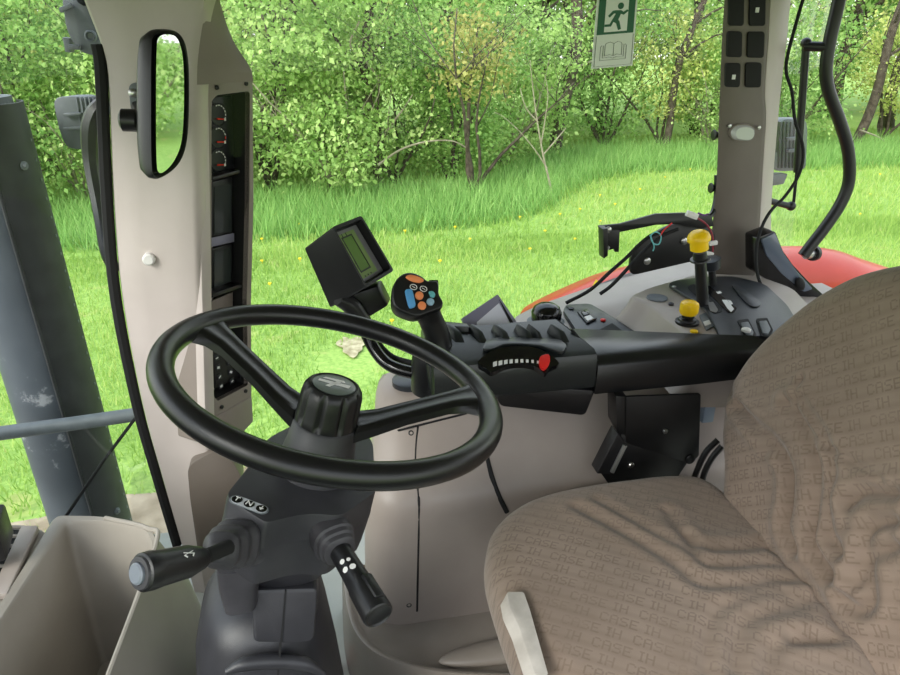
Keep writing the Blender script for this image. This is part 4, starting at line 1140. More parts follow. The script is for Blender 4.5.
mb = MB(); q = [A(p[0], p[1], Z=ZT + .010) for p in ((444, 321), (467, 323), (469, 327), (444, 326))]; mb.slab(q, (0, 0, -.03)); mb.build('rear_lip', ARM_TOP, ar, bev=.002)
# forward carrier for the joystick
jb = A(431, 388, Y=1.075)
mb = MB(); mb.loft([orb((jb.x + .10, 1.05, zc - .058), .11, .05), orb((jb.x + .10, 1.05, zc - .01), .115, .055), orb((jb.x + .11, 1.055, zc + .002), .10, .05)]); mb.build('forward_carrier', ARM_TOP, ar, smooth=50)
# flip-up tray lid, pale with a dark rim
PFp = Pl(A(495, 318, Y=by + .03), (.12, -.80, .58))
q = PFp.hs([(462, 318), (498, 294), (520, 326), (500, 340), (470, 340)])
fp = thing('flip_screen', 'tilted pale grey screen with a dark frame behind the armrest control box', 'screen', A(492, 332, Z=ZT))
mb = MB(); mb.slab(q, -PFp.n * .010); mb.build('frame', GREYF, fp, bev=.0015)
mb = MB(); mb.slab(PFp.hs([(477, 322), (499, 303), (513, 328), (498, 336), (476, 336)], .0012), -PFp.n * .001); mb.build('screen', LILAC, fp, smooth=0)
mb = MB(); mb.slab(PFp.hs([(499, 299), (501, 302), (515, 325), (512, 327)], .002), -PFp.n * .001); mb.build('frame_dark_edge', BLACK_M, fp, smooth=0)  # black strip along the edge of the frame
# black dome knob behind the control box
p = A(546, 322, Z=1.985)
dk = thing('dome_knob', 'glossy black dome knob on a grey base behind the armrest', 'knob', p)
mb = MB(); mb.lathe(p - V((0, 0, .012)), (0, 0, 1), [(0, .042), (.014, .044), (.018, .038), (.020, .030)], 36); mb.build('base', LAMP_M, dk)
mb = MB(); mb.lathe(p + V((0, 0, .004)), (0, 0, 1), [(0, .034), (.020, .035), (.032, .030), (.039, .020), (.041, .012), (.040, .011), (.041, .009), (.042, .003)], 40); mb.build('dome', BLACK_G, dk)
# bracket plates carrying the armrest
bp_ = thing('armrest_bracket', 'black steel bracket plates bolted under the armrest beside the seat', 'bracket', (.5, 1.03, 1.7))
PK = Pl((0, .982, 0), (0, -1, 0))
mb = MB(); mb.slab(rnd(PK.hs([(626, 397), (701, 394), (699, 456), (690, 464), (684, 462), (626, 443)]), .004), (0, .006, 0)); mb.build('upper_plate', STEELB, bp_, bev=.001)
mb = MB(); mb.slab(PK.hs([(616, 396), (627, 397), (627, 444), (622, 440), (617, 430)], -.002), (.004, .05, 0)); mb.build('side_flange', STEELB, bp_, bev=.001)
PK2 = Pl((0, .975, 0), (0, -1, 0))
mb = MB(); mb.slab(PK2.hs([(622, 434), (688, 462), (668, 492), (610, 486), (600, 472)], -.008), (0, .008, 0)); mb.build('lower_plate', STEELB, bp_, bev=.001)
mb = MB(); mb.slab(PK2.hs([(618, 433), (626, 443), (612, 474), (597, 474)], .004), (0, .03, 0)); mb.build('link', BLACK, bp_, bev=.002)
mb = MB(); mb.tube(PK2.hs([(625, 445), (612, 472)], .006), .0042, 8); mb.build('rod', STEEL, bp_)
for px, py, r_ in ((665, 431, .005), (690, 459, .010), (631, 465, .006)):
    c = PK.h(px, py, .0005); mb = MB(); mb.lathe(c, (0, -1, 0), [(0, r_), (.002, r_), (.004, r_ * .7), (.004, r_ * .2)], 14); mb.build('bolt', STEELB if r_ > .008 else STEEL, bp_)
mb = MB(); mb.box(A(707, 409, Y=1.02), (.024, .02, .05)); t = mb.build('latch', mat('blue_grey_latch', (120, 134, 150), .35), None, bev=.003); tag(t, 'blue grey latch between the armrest bracket and the backrest', 'latch')
for k, (pts, lab) in enumerate((([(718, 440), (706, 452), (698, 468), (692, 484), (690, 496)], 'black hose left of the pair beside the backrest'), ([(722, 446), (712, 458), (704, 474), (700, 492)], 'black hose right of the pair beside the backrest'))):
    mb = MB(); mb.tube([A(p[0], p[1], Y=.972 - .01 * k) for p in pts], .0055, 8, sm=5); tag(mb.build('hose', BLACK), lab, 'hose')

# ================================================================== joystick and monitor
js = thing('joystick', 'black joystick with orange and blue buttons in front of the armrest', 'joystick', jb + V((0, 0, -.01)))
jz = A(431, 345, Y=1.075)
mb = MB(); mb.lathe(jb, (0, 0, 1), [(-.004, .034), (0, .036), (.05, .034), (.075, .031), (jz.z - jb.z, .028)], 28); mb.build('base_boot', BLACK, js)
mb = MB(); mb.lathe(A(410, 381, Z=1.972), (0, 0, 1), [(-.006, .035), (.004, .035), (.006, .031)], 28); tag(mb.build('ring_seal', CHAR), 'dark ring on the console at the foot of the joystick', 'ring')
JY = 1.07
hN = V((.16, -.70, .70)).normalized()
HC = A(420, 300, Y=JY - .03)
PJ = Pl(HC, hN)
mb = MB()
pth = [A(440, 352, Y=JY), A(437, 335, Y=JY), A(430, 318, Y=JY - .004), A(424, 306, Y=JY - .012)]
mb.tube(pth, [.024, .022, .021, .024], 18, sm=5); mb.build('stem', BLACK, js)
hd = catmull([PJ.h(*p) for p in ((393, 300), (394, 285), (401, 275), (411, 272.5), (421, 276), (428, 281), (438, 282), (439, 294), (443, 302), (441, 308), (430, 312), (418, 316), (406, 313), (397, 308))], 4, True)
c0 = sum(hd, V((0, 0, 0))) / len(hd)
mb = MB(); mb.loft([[c0 + (p - c0) * s_ + hN * o_ + V((0, 0, dz)) for p in hd] for o_, s_, dz in ((-.052, .50, 0), (-.045, .74, 0), (-.030, .93, 0), (-.012, 1.01, 0), (-.004, 1.01, 0), (0, .985, 0), (.001, .93, 0), (.001, .5, 0))]); mb.build('grip_head', BLACK, js, smooth=60)
def btn(name, pts, m, h=.004, rr=None):
    q = catmull([PJ.h(*p, .001) for p in pts], 4, True) if rr is None else rnd([PJ.h(*p, .001) for p in pts], rr)
    c = sum(q, V((0, 0, 0))) / len(q)
    mb = MB(); mb.loft([q, [c + (p - c) * .98 + hN * h * .7 for p in q], [c + (p - c) * .82 + hN * h for p in q]]); return mb.build(name, m, js, smooth=50)
def ell(cx, cy, rx, ry, sl=0): return [(cx + rx * math.cos(a) , cy + ry * math.sin(a) + rx * math.cos(a) * sl) for a in (2 * PI * k / 10 for k in range(10))]
btn('button', [(405.5, 277.5), (410, 275.5), (417, 277), (423.5, 280.5), (420, 283), (412, 281.8)], ORANGE, .004)
btn('button', [(405, 291), (408.5, 289.5), (412, 291), (414, 299), (415.2, 306), (411.5, 308.5), (408.5, 307), (406, 298)], BLUE)
btn('button', ell(419, 296, 4.2, 4, .1), ORANGE); btn('button', ell(421.8, 306, 4.2, 4, .1), ORANGE)
btn('button', [(428, 292), (432, 291.5), (435, 294), (434.5, 298), (430.5, 297.5)], TEAL, .004, .003)
btn('button', ell(430.2, 302.2, 3.8, 3.6, .1), PALEB)
for cx, cy in ((413.5, 287), (423.5, 288.8)):
    q = ell(cx, cy, 3.4, 2.6, .15); outer_ = catmull([PJ.h(*p, .0015) for p in q], 3, True)
    mb = MB(); mb.tube(outer_, .0007, 5, closed=True); mb.build('button_mark', MARK, js)
    mb = MB(); mb.tube([PJ.h(cx - 1.5, cy - 1, .0016), PJ.h(cx + 1.8, cy + 1, .0016)], .0006, 5); mb.build('button_mark', MARK, js)
mb = MB(); mb.slab(PJ.hs([(429, 279.5), (438.5, 279.5), (439, 291), (431, 288)], -.001), -hN * .016); mb.build('thumb_switch', BLACK_M, js, bev=.002)

mn = thing('monitor', 'black hooded monitor with a green screen on a bent tube above the steering wheel', 'monitor', A(362, 300, Y=1.13))
MN = V((.62, -.58, .53)).normalized()
PM = Pl(A(363, 251, Y=1.13), MN)
fr = PM.hs([(332, 227), (361.5, 215.5), (394, 270.5), (366, 288)])
Pk = Pl(A(330, 275, Y=1.20), MN)
bkp = [fr[0] - MN * .0 , fr[1], fr[2], fr[3]]
B4 = [A(304.5, 248, Y=1.165), None, None, A(330.5, 308, Y=1.16)]
sh0 = B4[0] - fr[0]; sh3 = B4[3] - fr[3]
B4[1] = fr[1] + (sh0 + sh3) * .5 + V((.0, .02, .0)); B4[2] = fr[2] + (sh0 + sh3) * .5 + V((0, .02, 0))
ins = lambda k, off: [ (lambda c: [c + (p - c) * k + MN * off for p in fr])(sum(fr, V((0, 0, 0))) / 4)][0]
mb = MB()
R_ = lambda q, r=.006: rnd(q, r, 3)
mb.loft([R_(B4), R_([b.lerp(f, .3) for b, f in zip(B4, fr)]), R_(fr), R_(ins(.90, 0)), R_(ins(.88, -.018)), R_(ins(.3, -.0185))])
mb.build('housing', BLACK, mn, smooth=25)
sp_ = ins(.84, -.0175); mb = MB(); mb.slab(R_(sp_, .002), MN * .0015); bz_ = mb.build('bezel', GREYP, mn, smooth=0)
s1 = sp_[0].lerp(sp_[1], .12); 
def uvp(u, v, off=0): return sp_[0].lerp(sp_[1], u).lerp(sp_[3].lerp(sp_[2], u), v) + MN * off
mb = MB(); mb.slab([uvp(u, v, .0017) for u, v in ((.10, .06), (.80, .06), (.80, .94), (.10, .94))], MN * .0008); scn = mb.build('screen', LCD_G, bz_, smooth=0)
for (u0, v0, u1, v1) in ((.24, .14, .27, .82), (.62, .14, .65, .82), (.24, .12, .65, .15), (.24, .80, .65, .83), (.30, .9, .33, .93), (.42, .9, .45, .93), (.54, .9, .57, .93), (.30, .06, .32, .12), (.45, .06, .47, .12)):
    mb = MB(); mb.slab([uvp(u, v, .0027) for u, v in ((u0, v0), (u1, v0), (u1, v1), (u0, v1))], MN * .0004); mb.build('screen_segment', LCD_L, scn, smooth=0)
mb = MB(); q = [uvp(u, v, .0024) for u, v in ((.27, .15), (.62, .15), (.62, .80), (.27, .80))]; mb.slab(q, MN * .0003); mb.build('screen_field', mat('lcd_field', (98, 130, 66), .25, coat=.5), scn, smooth=0)
mb = MB(); q = [A(p[0], p[1], Y=1.15) for p in ((345, 297), (378, 286), (388, 306), (368, 318), (352, 314))]; mb.slab(q, (.01, .035, 0)); mb.build('mount_block', BLACK, mn, bev=.004)
mb = MB(); mb.tube([A(338, 299, Y=1.14), A(352, 306, Y=1.15), A(364, 322, Y=1.15)], [.012, .018, .015], 12, sm=4); mb.build('swivel', BLACK, mn)
mb = MB(); mb.tube([A(356, 312, Y=1.15), A(364, 328, Y=1.15), A(372, 345, Y=1.14), A(383, 360, Y=1.12), A(396, 368, Y=1.10), A(418, 374, Y=1.08)], .0115, 14, sm=6); mb.build('support_tube', BLACK_G, mn)
mb = MB(); mb.tube([A(374, 336, Y=1.17), A(382, 348, Y=1.16), A(394, 358, Y=1.14), A(414, 364, Y=1.11)], .006, 10, sm=6); tag(mb.build('monitor_cable', BLACK_M), 'black cable running along the monitor support tube', 'cable')
# ================================================================== driver's seat
FONT = {'C': '01110,10001,10000,10000,10000,10001,01110', 'A': '01110,10001,10001,11111,10001,10001,10001', 'S': '01111,10000,10000,01110,00001,00001,11110',
        'E': '11111,10000,10000,11110,10000,10000,11111', 'I': '111,010,010,010,010,010,111', 'H': '10001,10001,10001,11111,10001,10001,10001', ' ': '00,00,00,00,00,00,00'}
def lettering():
    sc_ = 4
    cols = []
    for ch in 'CASE IH  ':
        g = np.array([[int(c) for c in r] for r in FONT[ch].split(',')]); cols.append(g); cols.append(np.zeros((7, 1), int))
    row = np.concatenate(cols, 1); wd = row.shape[1]
    tile = np.zeros((20, wd))
    tile[1:8] = row; tile[11:18] = np.roll(row, wd // 2, 1)
    tile[8:10] = tile[8:10]
    g = np.kron(tile, np.ones((sc_, sc_)))[::-1]
    k = (g + np.roll(g, 1, 0) + np.roll(g, -1, 0) + np.roll(g, 1, 1) + np.roll(g, -1, 1)) / 5
    h, w_ = k.shape
    im = bpy.data.images.new('seat_weave_lettering', w_, h, alpha=False, is_data=True)
    px = np.ones((h, w_, 4), np.float32); px[..., :3] = k[..., None]
    im.pixels.foreach_set(px.ravel()); im.update(); im.pack()
    return im, w_ / h
IMG, ASP = lettering()

def fabric(ang):
    m = bpy.data.materials.new('seat_fabric'); m.use_nodes = True
    nt = m.node_tree; N = nt.nodes; L = nt.links; b = N['Principled BSDF']
    b.inputs['Roughness'].default_value = .95; b.inputs['Specular IOR Level'].default_value = .12
    b.inputs['Sheen Weight'].default_value = .25; b.inputs['Sheen Roughness'].default_value = .5
    uv = N.new('ShaderNodeUVMap'); uv.uv_map = 'plan'
    mp = N.new('ShaderNodeMapping'); mp.inputs['Rotation'].default_value = (0, 0, ang)
    L.new(uv.outputs[0], mp.inputs[0])
    sc2 = N.new('ShaderNodeMapping'); hh = .043; sc2.inputs['Scale'].default_value = (1 / (hh * ASP), 1 / hh, 1)
    L.new(mp.outputs[0], sc2.inputs[0])
    im = N.new('ShaderNodeTexImage'); im.image = IMG; im.interpolation = 'Linear'
    L.new(sc2.outputs[0], im.inputs[0])
    def noise(s_, det, lo, hi, vec=None, rough=.6):
        n = N.new('ShaderNodeTexNoise'); n.inputs['Scale'].default_value = s_; n.inputs['Detail'].default_value = det; n.inputs['Roughness'].default_value = rough
        L.new(vec or uv.outputs[0], n.inputs['Vector'])
        r = N.new('ShaderNodeMapRange'); r.inputs['From Min'].default_value = lo; r.inputs['From Max'].default_value = hi
        L.new(n.outputs['Fac'], r.inputs['Value']); return r.outputs[0]
    def mix(a, c, f):
        x = N.new('ShaderNodeMixRGB')
        if isinstance(f, float): x.inputs[0].default_value = f
        else: L.new(f, x.inputs[0])
        for i, q in ((1, a), (2, c)):
            if isinstance(q, tuple): x.inputs[i].default_value = q
            else: L.new(q, x.inputs[i])
        return x.outputs[0]
    base = mix(lin((138, 121, 107)), lin((156, 138, 124)), noise(5, 5, .35, .65))
    # woven stripes between the rows of lettering
    sx = N.new('ShaderNodeSeparateXYZ'); L.new(sc2.outputs[0], sx.inputs[0])
    wv = N.new('ShaderNodeMath'); wv.operation = 'SINE'; mu = N.new('ShaderNodeMath'); mu.operation = 'MULTIPLY'; mu.inputs[1].default_value = 4 * PI
    L.new(sx.outputs['Y'], mu.inputs[0]); L.new(mu.outputs[0], wv.inputs[0])
    mr = N.new('ShaderNodeMapRange'); mr.inputs['From Min'].default_value = -.2; mr.inputs['From Max'].default_value = 1; L.new(wv.outputs[0], mr.inputs['Value'])
    ms = N.new('ShaderNodeMath'); ms.operation = 'MULTIPLY'; ms.inputs[1].default_value = .22; L.new(mr.outputs[0], ms.inputs[0])
    base = mix(base, lin((112, 96, 82)), ms.outputs[0])
    lt = N.new('ShaderNodeMath'); lt.operation = 'MULTIPLY'; lt.inputs[1].default_value = .48; L.new(im.outputs[0], lt.inputs[0])
    wear = N.new('ShaderNodeMath'); wear.operation = 'MULTIPLY'; L.new(lt.outputs[0], wear.inputs[0]); L.new(noise(9, 3, .25, .55), wear.inputs[1])
    base = mix(base, lin((104, 88, 75)), wear.outputs[0])
    st = N.new('ShaderNodeMath'); st.operation = 'MULTIPLY'; st.inputs[1].default_value = .45; L.new(noise(26, 6, .63, .75), st.inputs[0])
    base = mix(base, lin((96, 78, 64)), st.outputs[0])
    L.new(base, b.inputs['Base Color'])
    n = N.new('ShaderNodeTexNoise'); n.inputs['Scale'].default_value = 900; L.new(uv.outputs[0], n.inputs['Vector'])
    bp = N.new('ShaderNodeBump'); bp.inputs['Strength'].default_value = .35; bp.inputs['Distance'].default_value = .0015
    L.new(n.outputs['Fac'], bp.inputs['Height']); L.new(bp.outputs[0], b.inputs['Normal'])
    return m


def pillow(name, P0, ux, uy, un, outline2, grooves, dome, drop, m, parent, lobes=(), flip=1, gd=.95):
    """upholstered pad: outline2 is a closed 2D outline in the pad's own plane; grooves are 2D polylines sewn into it"""
    n_ = 300
    pts = resample([V((x, y, 0)) for x, y in outline2], n_)
    P2 = np.array([(p.x, p.y) for p in pts]); c = P2.mean(0)
    rows = []; hh = []
    ks = list(np.linspace(.02, .90, 84)) + [.93, .955, .975, .99, 1.0]
    for k in ks:
        rows.append(c + (P2 - c) * k)
        t = max(0, (k - .80) / .20)
        hh.append(-drop * .62 * (1 - math.sqrt(max(0, 1 - t * t))))
    for k, h in ((1.004, -drop * .72), (1.0, -drop * .86), (.985, -drop)): rows.append(c + (P2 - c) * k); hh.append(h)
    XY = np.concatenate(rows); Hh = np.repeat(np.array(hh), n_)
    r2 = np.repeat(np.array(ks + [1, 1, 1]), n_)
    Hh = Hh + dome * (1 - np.clip(r2, 0, 1) ** 2)
    top = np.arange(len(XY)) < len(ks) * n_
    for g in grooves:
        pl_, wd, dp = g[0], g[1] * 1.5, g[2] * gd
        q = np.array([(p.x, p.y) for p in catmull([V((x, y, 0)) for x, y in pl_], 8)])
        D = np.full(len(XY), 9.)
        for a, b in zip(q, q[1:]):
            ab = b - a; t = np.clip(((XY - a) @ ab) / max(ab @ ab, 1e-12), 0, 1)
            D = np.minimum(D, np.linalg.norm(XY - (a + t[:, None] * ab), axis=1))
        Hh = Hh + np.where(top, -dp * np.exp(-(D / wd) ** 2) + dp * .55 * np.exp(-((D - wd * 1.9) / (wd * 1.1)) ** 2), 0)
    for (cx, cy, rx, ry, h) in lobes:
        Hh = Hh + np.where(top, h * np.exp(-((XY[:, 0] - cx) / rx) ** 2 - ((XY[:, 1] - cy) / ry) ** 2), 0)
    mb = MB()
    vs = [mb.bm.verts.new(P0 + ux * float(x) + uy * float(y) + un * float(h)) for (x, y), h in zip(XY, Hh)]
    R = [vs[i * n_:(i + 1) * n_] for i in range(len(rows))]
    for a, b in zip(R, R[1:]): mb.bridge(a, b)
    mb.face(R[0]); mb.face(R[-1])
    uvl = mb.bm.loops.layers.uv.new('plan')
    idx = {v: xy for v, xy in zip(vs, XY)}
    for f in mb.bm.faces:
        for l in f.loops: l[uvl].uv = (flip * float(idx[l.vert][0]), float(idx[l.vert][1]))
    return mb.build(name, m, parent, smooth=70)

SCY = .70
seat = thing('driver_seat', 'brown patterned fabric driver seat with sewn grooves', 'seat', (.45, SCY, FLOOR_Z))
# cushion: local x = towards the rear, y = towards the right
CZ = 1.885
CP = Pl((0, 0, CZ), (0, 0, 1))
def c2(px, py): p = A(px, py, Z=CZ + .012); return (p.x - .43, p.y - SCY)
co = [(-.222, -.06), (-.222, .06), (-.212, .115), (-.188, .158), (-.14, .192), (-.08, .210), (.0, .218), (.08, .220), (.16, .218), (.215, .20), (.235, .14), (.24, 0), (.235, -.14), (.215, -.20), (.16, -.218), (.08, -.22), (0, -.218), (-.08, -.210), (-.14, -.192), (-.188, -.158), (-.212, -.115)]
co = [(p.x, p.y * 1.13) for p in catmull([V((x, y, 0)) for x, y in co], 8, True)]
def cg(*pts): return [c2(480 + x / 1.588, 250 + y / 1.588) for x, y in pts]
GRC = [(cg((155, 405), (240, 455), (310, 500), (350, 530), (420, 532), (470, 520), (530, 520)), 0.0075, 0.0050),
       (cg((300, 415), (325, 455), (360, 472), (420, 470), (455, 464), (500, 495), (545, 535)), 0.0075, 0.0050),
       (cg((330, 455), (350, 495), (400, 500), (450, 495), (500, 500)), 0.0067, 0.0040),
       (cg((190, 395), (260, 440), (330, 480)), 0.0067, 0.0030),
       (cg((545, 535), (562, 565), (575, 600), (560, 610), (500, 612)), 0.0075, 0.0050),
       (cg((405, 660), (408, 610), (425, 585), (470, 570), (545, 545)), 0.0075, 0.0045),
       (cg((455, 665), (465, 630), (500, 618), (560, 612)), 0.0067, 0.0035),
       (cg((360, 665), (362, 610), (385, 570), (430, 552), (480, 542)), 0.0067, 0.0040)]
cu = pillow('cushion', V((.43, SCY, CZ)), V((1, 0, 0)), V((0, 1, 0)), V((0, 0, 1)), co, GRC, .016, .095, fabric(math.radians(35)), seat)
# backrest: local x = towards the right, y = up the leaning back
LEAN = math.radians(16)
BU = V((math.sin(LEAN), 0, math.cos(LEAN))); BN = V((-math.cos(LEAN), 0, math.sin(LEAN)))
BP0 = V((.64, SCY, 1.89)); BPl = Pl(BP0, BN)
half = [(.10, -.12), (.15, -.07), (.196, .012), (.246, .066), (.274, .125), (.276, .186), (.253, .254), (.206, .336), (.168, .382), (.128, .416), (.070, .446)]
near = [(-.25, -.12), (-.252, -.05), (-.262, .012), (-.272, .066)] + [(-x, y) for x, y in half[4:]]
bo = half + [(0, .460)] + near[::-1] + [(0, -.13)]
bo = [(p.x, p.y) for p in catmull([V((x, y, 0)) for x, y in bo], 6, True)]
def b2(px, py): p = BPl.h(px, py); return (p.y - SCY, (p - BP0).dot(BU))
def bgv(*pts): return [b2(480 + x / 1.588, 250 + y / 1.588) for x, y in pts]
GRB = [(bgv((520, 205), (512, 250), (545, 300), (600, 335), (650, 365)), 0.0037, 0.0020),
       (bgv((415, 250), (470, 295), (500, 345), (502, 400), (495, 440), (510, 475)), 0.0067, 0.0055),
       (bgv((500, 245), (535, 300), (550, 355), (545, 420), (540, 470), (570, 520)), 0.0067, 0.0055),
       (bgv((520, 240), (560, 300), (572, 350), (566, 400), (568, 450), (585, 480)), 0.0060, 0.0045),
       (bgv((600, 400), (625, 385), (667, 388)), 0.0067, 0.0050),
       (bgv((610, 530), (622, 470), (640, 440), (667, 432)), 0.0067, 0.0055),
       (bgv((590, 555), (612, 570), (630, 555), (632, 500), (645, 480), (667, 470)), 0.0067, 0.0055),
       (bgv((395, 225), (430, 262), (470, 320)), 0.0060, 0.0025)]
ba = pillow('backrest', BP0, V((0, 1, 0)), BU, BN, bo, GRB, .014, .09, fabric(math.radians(-41)), seat, flip=-1, gd=1.9, lobes=((.15, .10, .06, .12, .008),))
# backrest shell, seat pan and suspension under the cushion
mb = MB(); q = [BP0 + V((0, 1, 0)) * (x * .93) + BU * (y * .95) - BN * .085 for x, y in bo[::3]]; mb.slab(q, -BN * .03); mb.build('backrest_shell', BLACK, seat, bev=.008)
mb = MB(); q = [V((.43 + x * .92, SCY + y * .92, CZ - .14)) for x, y in co[::4]]; mb.slab(q, (0, 0, .05)); mb.build('seat_pan', BLACK, seat, bev=.006)
mb = MB(); mb.loft([[V((.45 + x, SCY + y, z)) for x, y in ((-.15 * k, -.16 * k), (.17 * k, -.16 * k), (.17 * k, .16 * k), (-.15 * k, .16 * k))] for z, k in ((FLOOR_Z, 1), (1.50, 1), (1.52, .85), (1.60, .78), (1.66, .9), (CZ - .138, .95))]); mb.build('suspension', BLACK_M, seat, smooth=0)
# worn white plastic strip at the front edge
a = [*(A(x_, y_, Z=1.888) for x_, y_ in ((500, 604), (517, 604), (523, 622), (541, 690), (528, 690), (512, 640), (503, 620)))]
mb = MB(); mb.slab(rnd(a, .004), V((-.012, -.010, -.010)) * -1); mb.build('edge_strip', STRAP, seat, bev=.003)

# ================================================================== right rear pillar
P2a = Pl((0, 1.53, 0), (0, -1, 0)); P2b = Pl((0, 1.535, 0), (0, -1, 0)); P2c = Pl((0, 1.62, 0), (0, -1, 0))
Ls = [(728, -40), (725.5, 0), (723, 40), (721, 90), (719.5, 130), (717.5, 180), (713, 230), (710, 272), (706, 300)]
Ms = [(775, -40), (769, 0), (767, 40), (763.5, 90), (765, 118), (763, 150), (760, 200), (757, 250), (754, 272), (752, 300)]
Rs = [(796, -40), (790, 0), (786, 40), (780, 90), (776, 130), (772, 180), (770, 215), (771, 245), (771, 272), (772, 300)]
n_ = 26
def at_z(poly, z):
    for a, b in zip(poly, poly[1:]):
        if (a.z - z) * (b.z - z) <= 0 and abs(a.z - b.z) > 1e-9: return a.lerp(b, (z - a.z) / (b.z - a.z))
    return min((poly[0], poly[-1]), key=lambda p: abs(p.z - z)).copy()
C_ = [catmull([p.h(*q) for q in s_], 5) for p, s_ in ((P2a, Ls), (P2b, Ms), (P2c, Rs))]
zt_, zb2 = min(c[0].z for c in C_), max(c[-1].z for c in C_)
L_, M_, R2 = ([at_z(c, zt_ + (zb2 - zt_) * k / (n_ - 1)) for k in range(n_)] for c in C_)
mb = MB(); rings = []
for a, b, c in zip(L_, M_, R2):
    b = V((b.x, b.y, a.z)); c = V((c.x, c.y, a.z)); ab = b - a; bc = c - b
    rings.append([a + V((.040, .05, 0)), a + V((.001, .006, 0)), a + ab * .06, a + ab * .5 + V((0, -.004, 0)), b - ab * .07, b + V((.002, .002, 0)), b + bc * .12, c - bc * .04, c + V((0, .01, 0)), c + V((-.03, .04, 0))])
mb.loft(rings); T2 = struct(mb.build('trim_2', TAUPE, smooth=55))  # darker taupe paints the shade on the pillar's inner face
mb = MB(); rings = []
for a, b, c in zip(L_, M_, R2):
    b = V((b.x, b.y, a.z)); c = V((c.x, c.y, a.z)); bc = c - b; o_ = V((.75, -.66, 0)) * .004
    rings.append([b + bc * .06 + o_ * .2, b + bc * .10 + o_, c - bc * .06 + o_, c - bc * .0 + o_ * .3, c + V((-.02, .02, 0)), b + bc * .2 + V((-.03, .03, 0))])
mb.loft(rings); mb.build('pillar_lit_edge', BEIGE, T2, smooth=50)  # pale strip paints rear window light onto the same pillar
PT2 = Pl((0, 1.524, 0), (0, -1, 0))
for r in (((729.5, -8), (744.5, -8), (744, 26), (729, 25.5)), ((750, -8), (766, -8), (765.5, 26), (749.5, 26)), ((728, 31), (742.5, 31.5), (742, 57.5), (727.3, 57)), ((748, 31.5), (765, 31.5), (764, 58), (747.3, 57.5)), ((726, 63), (741, 63), (740, 87.5), (725.5, 87)), ((746, 62.5), (762, 62.5), (761, 87.5), (745.5, 87.5))):
    q = rnd(PT2.hs(r), .008); mb = MB(); mb.slab(q, (0, .012, 0)); mb.build('switch_blank', BLACK_M, T2, bev=.001)
for (x, y) in ((733.5, 77), (757, 10)):
    mb = MB(); mb.box(PT2.h(x, y) + V((0, -.001, 0)), (.008, .002, .010)); mb.build('switch_symbol', MARK, T2, smooth=0)
cl = thing('courtesy_light', 'small oval clear light on the rear pillar below the switch blanks', 'light', PT2.h(742, 138))
q = catmull([PT2.h(*p) for p in ((730.5, 131), (736, 125.5), (747, 125), (753, 129), (753, 136), (748, 140.5), (736, 140), (731.5, 137))], 4, True)
c = sum(q, V((0, 0, 0))) / len(q); mb = MB(); mb.loft([q, [c + (p - c) * .97 + V((0, -.006, 0)) for p in q], [c + (p - c) * .78 + V((0, -.013, 0)) for p in q]]); mb.build('lens', LENS, cl)
mb = MB(); mb.loft([[c + (p - c) * 1.12 + V((0, .003, 0)) for p in q], [c + (p - c) * 1.08 + V((0, -.002, 0)) for p in q]]); mb.build('base', BEIGE_D, cl)
for (x, y) in ((729.5, 126), (759, 127.5)):
    mb = MB(); mb.lathe(PT2.h(x, y) + V((0, .003, 0)), (0, -1, 0), [(0, .0045), (.005, .0045), (.006, .002)], 12); mb.build('screw', STEEL, T2)
for (x, y, lab) in ((714, 135, 'upper black coat hook on the left edge of the rear pillar'), (711, 188, 'lower black hook on the left edge of the rear pillar above the steel arm')):
    b = A(x + 6, y, Y=1.56); e = A(x - 1, y, Y=1.56)
    mb = MB(); mb.tube([b, b.lerp(e, .4), e.lerp(b, .1), e], [.006, .007, .013, .010], 14, sm=3); tag(mb.build('coat_hook', BLACK), lab, 'hook')
mb = MB(); mb.tube([A(717, 175, Y=1.56), A(716, 200, Y=1.55), A(711, 215, Y=1.53), A(700, 218, Y=1.50)], .007, 8, sm=5); tag(mb.build('wire_loop', BLACK), 'black bent wire guide between the lower hook and the steel arm', 'wire guide')
# black glossy lower frame of the rear side window
PF2 = Pl((0, 1.60, 0), (-.15, -1, 0))
q = PF2.hs([(757, 238), (775, 231), (783, 251), (793, 265), (808, 281), (828, 299), (812, 304), (786, 292), (757, 273)])
fr_ = struct(MB().slab(rnd(q, .006), (0, .05, .0)).build('trim_3', BLACK_G, bev=.003))
q = PF2.hs([(762, 240), (775, 233), (784, 254), (795, 269), (813, 289), (804, 292), (782, 274), (767, 256)], .006)
mb = MB(); mb.slab(rnd(q, .005), V((0, .008, 0))); mb.build('frame_sheen', mat('painted_sky_sheen', (96, 106, 122), .2, coat=.5), fr_, bev=.003)  # pale slab paints the sky's reflection on the black frame
mb = MB(); c = PF2.h(800, 284, .012); mb.ball(c, 1, (.012, .008, .020), 16, Matrix.Rotation(-.6, 3, 'Y')); mb.build('window_buffer', BLACK_M, fr_)

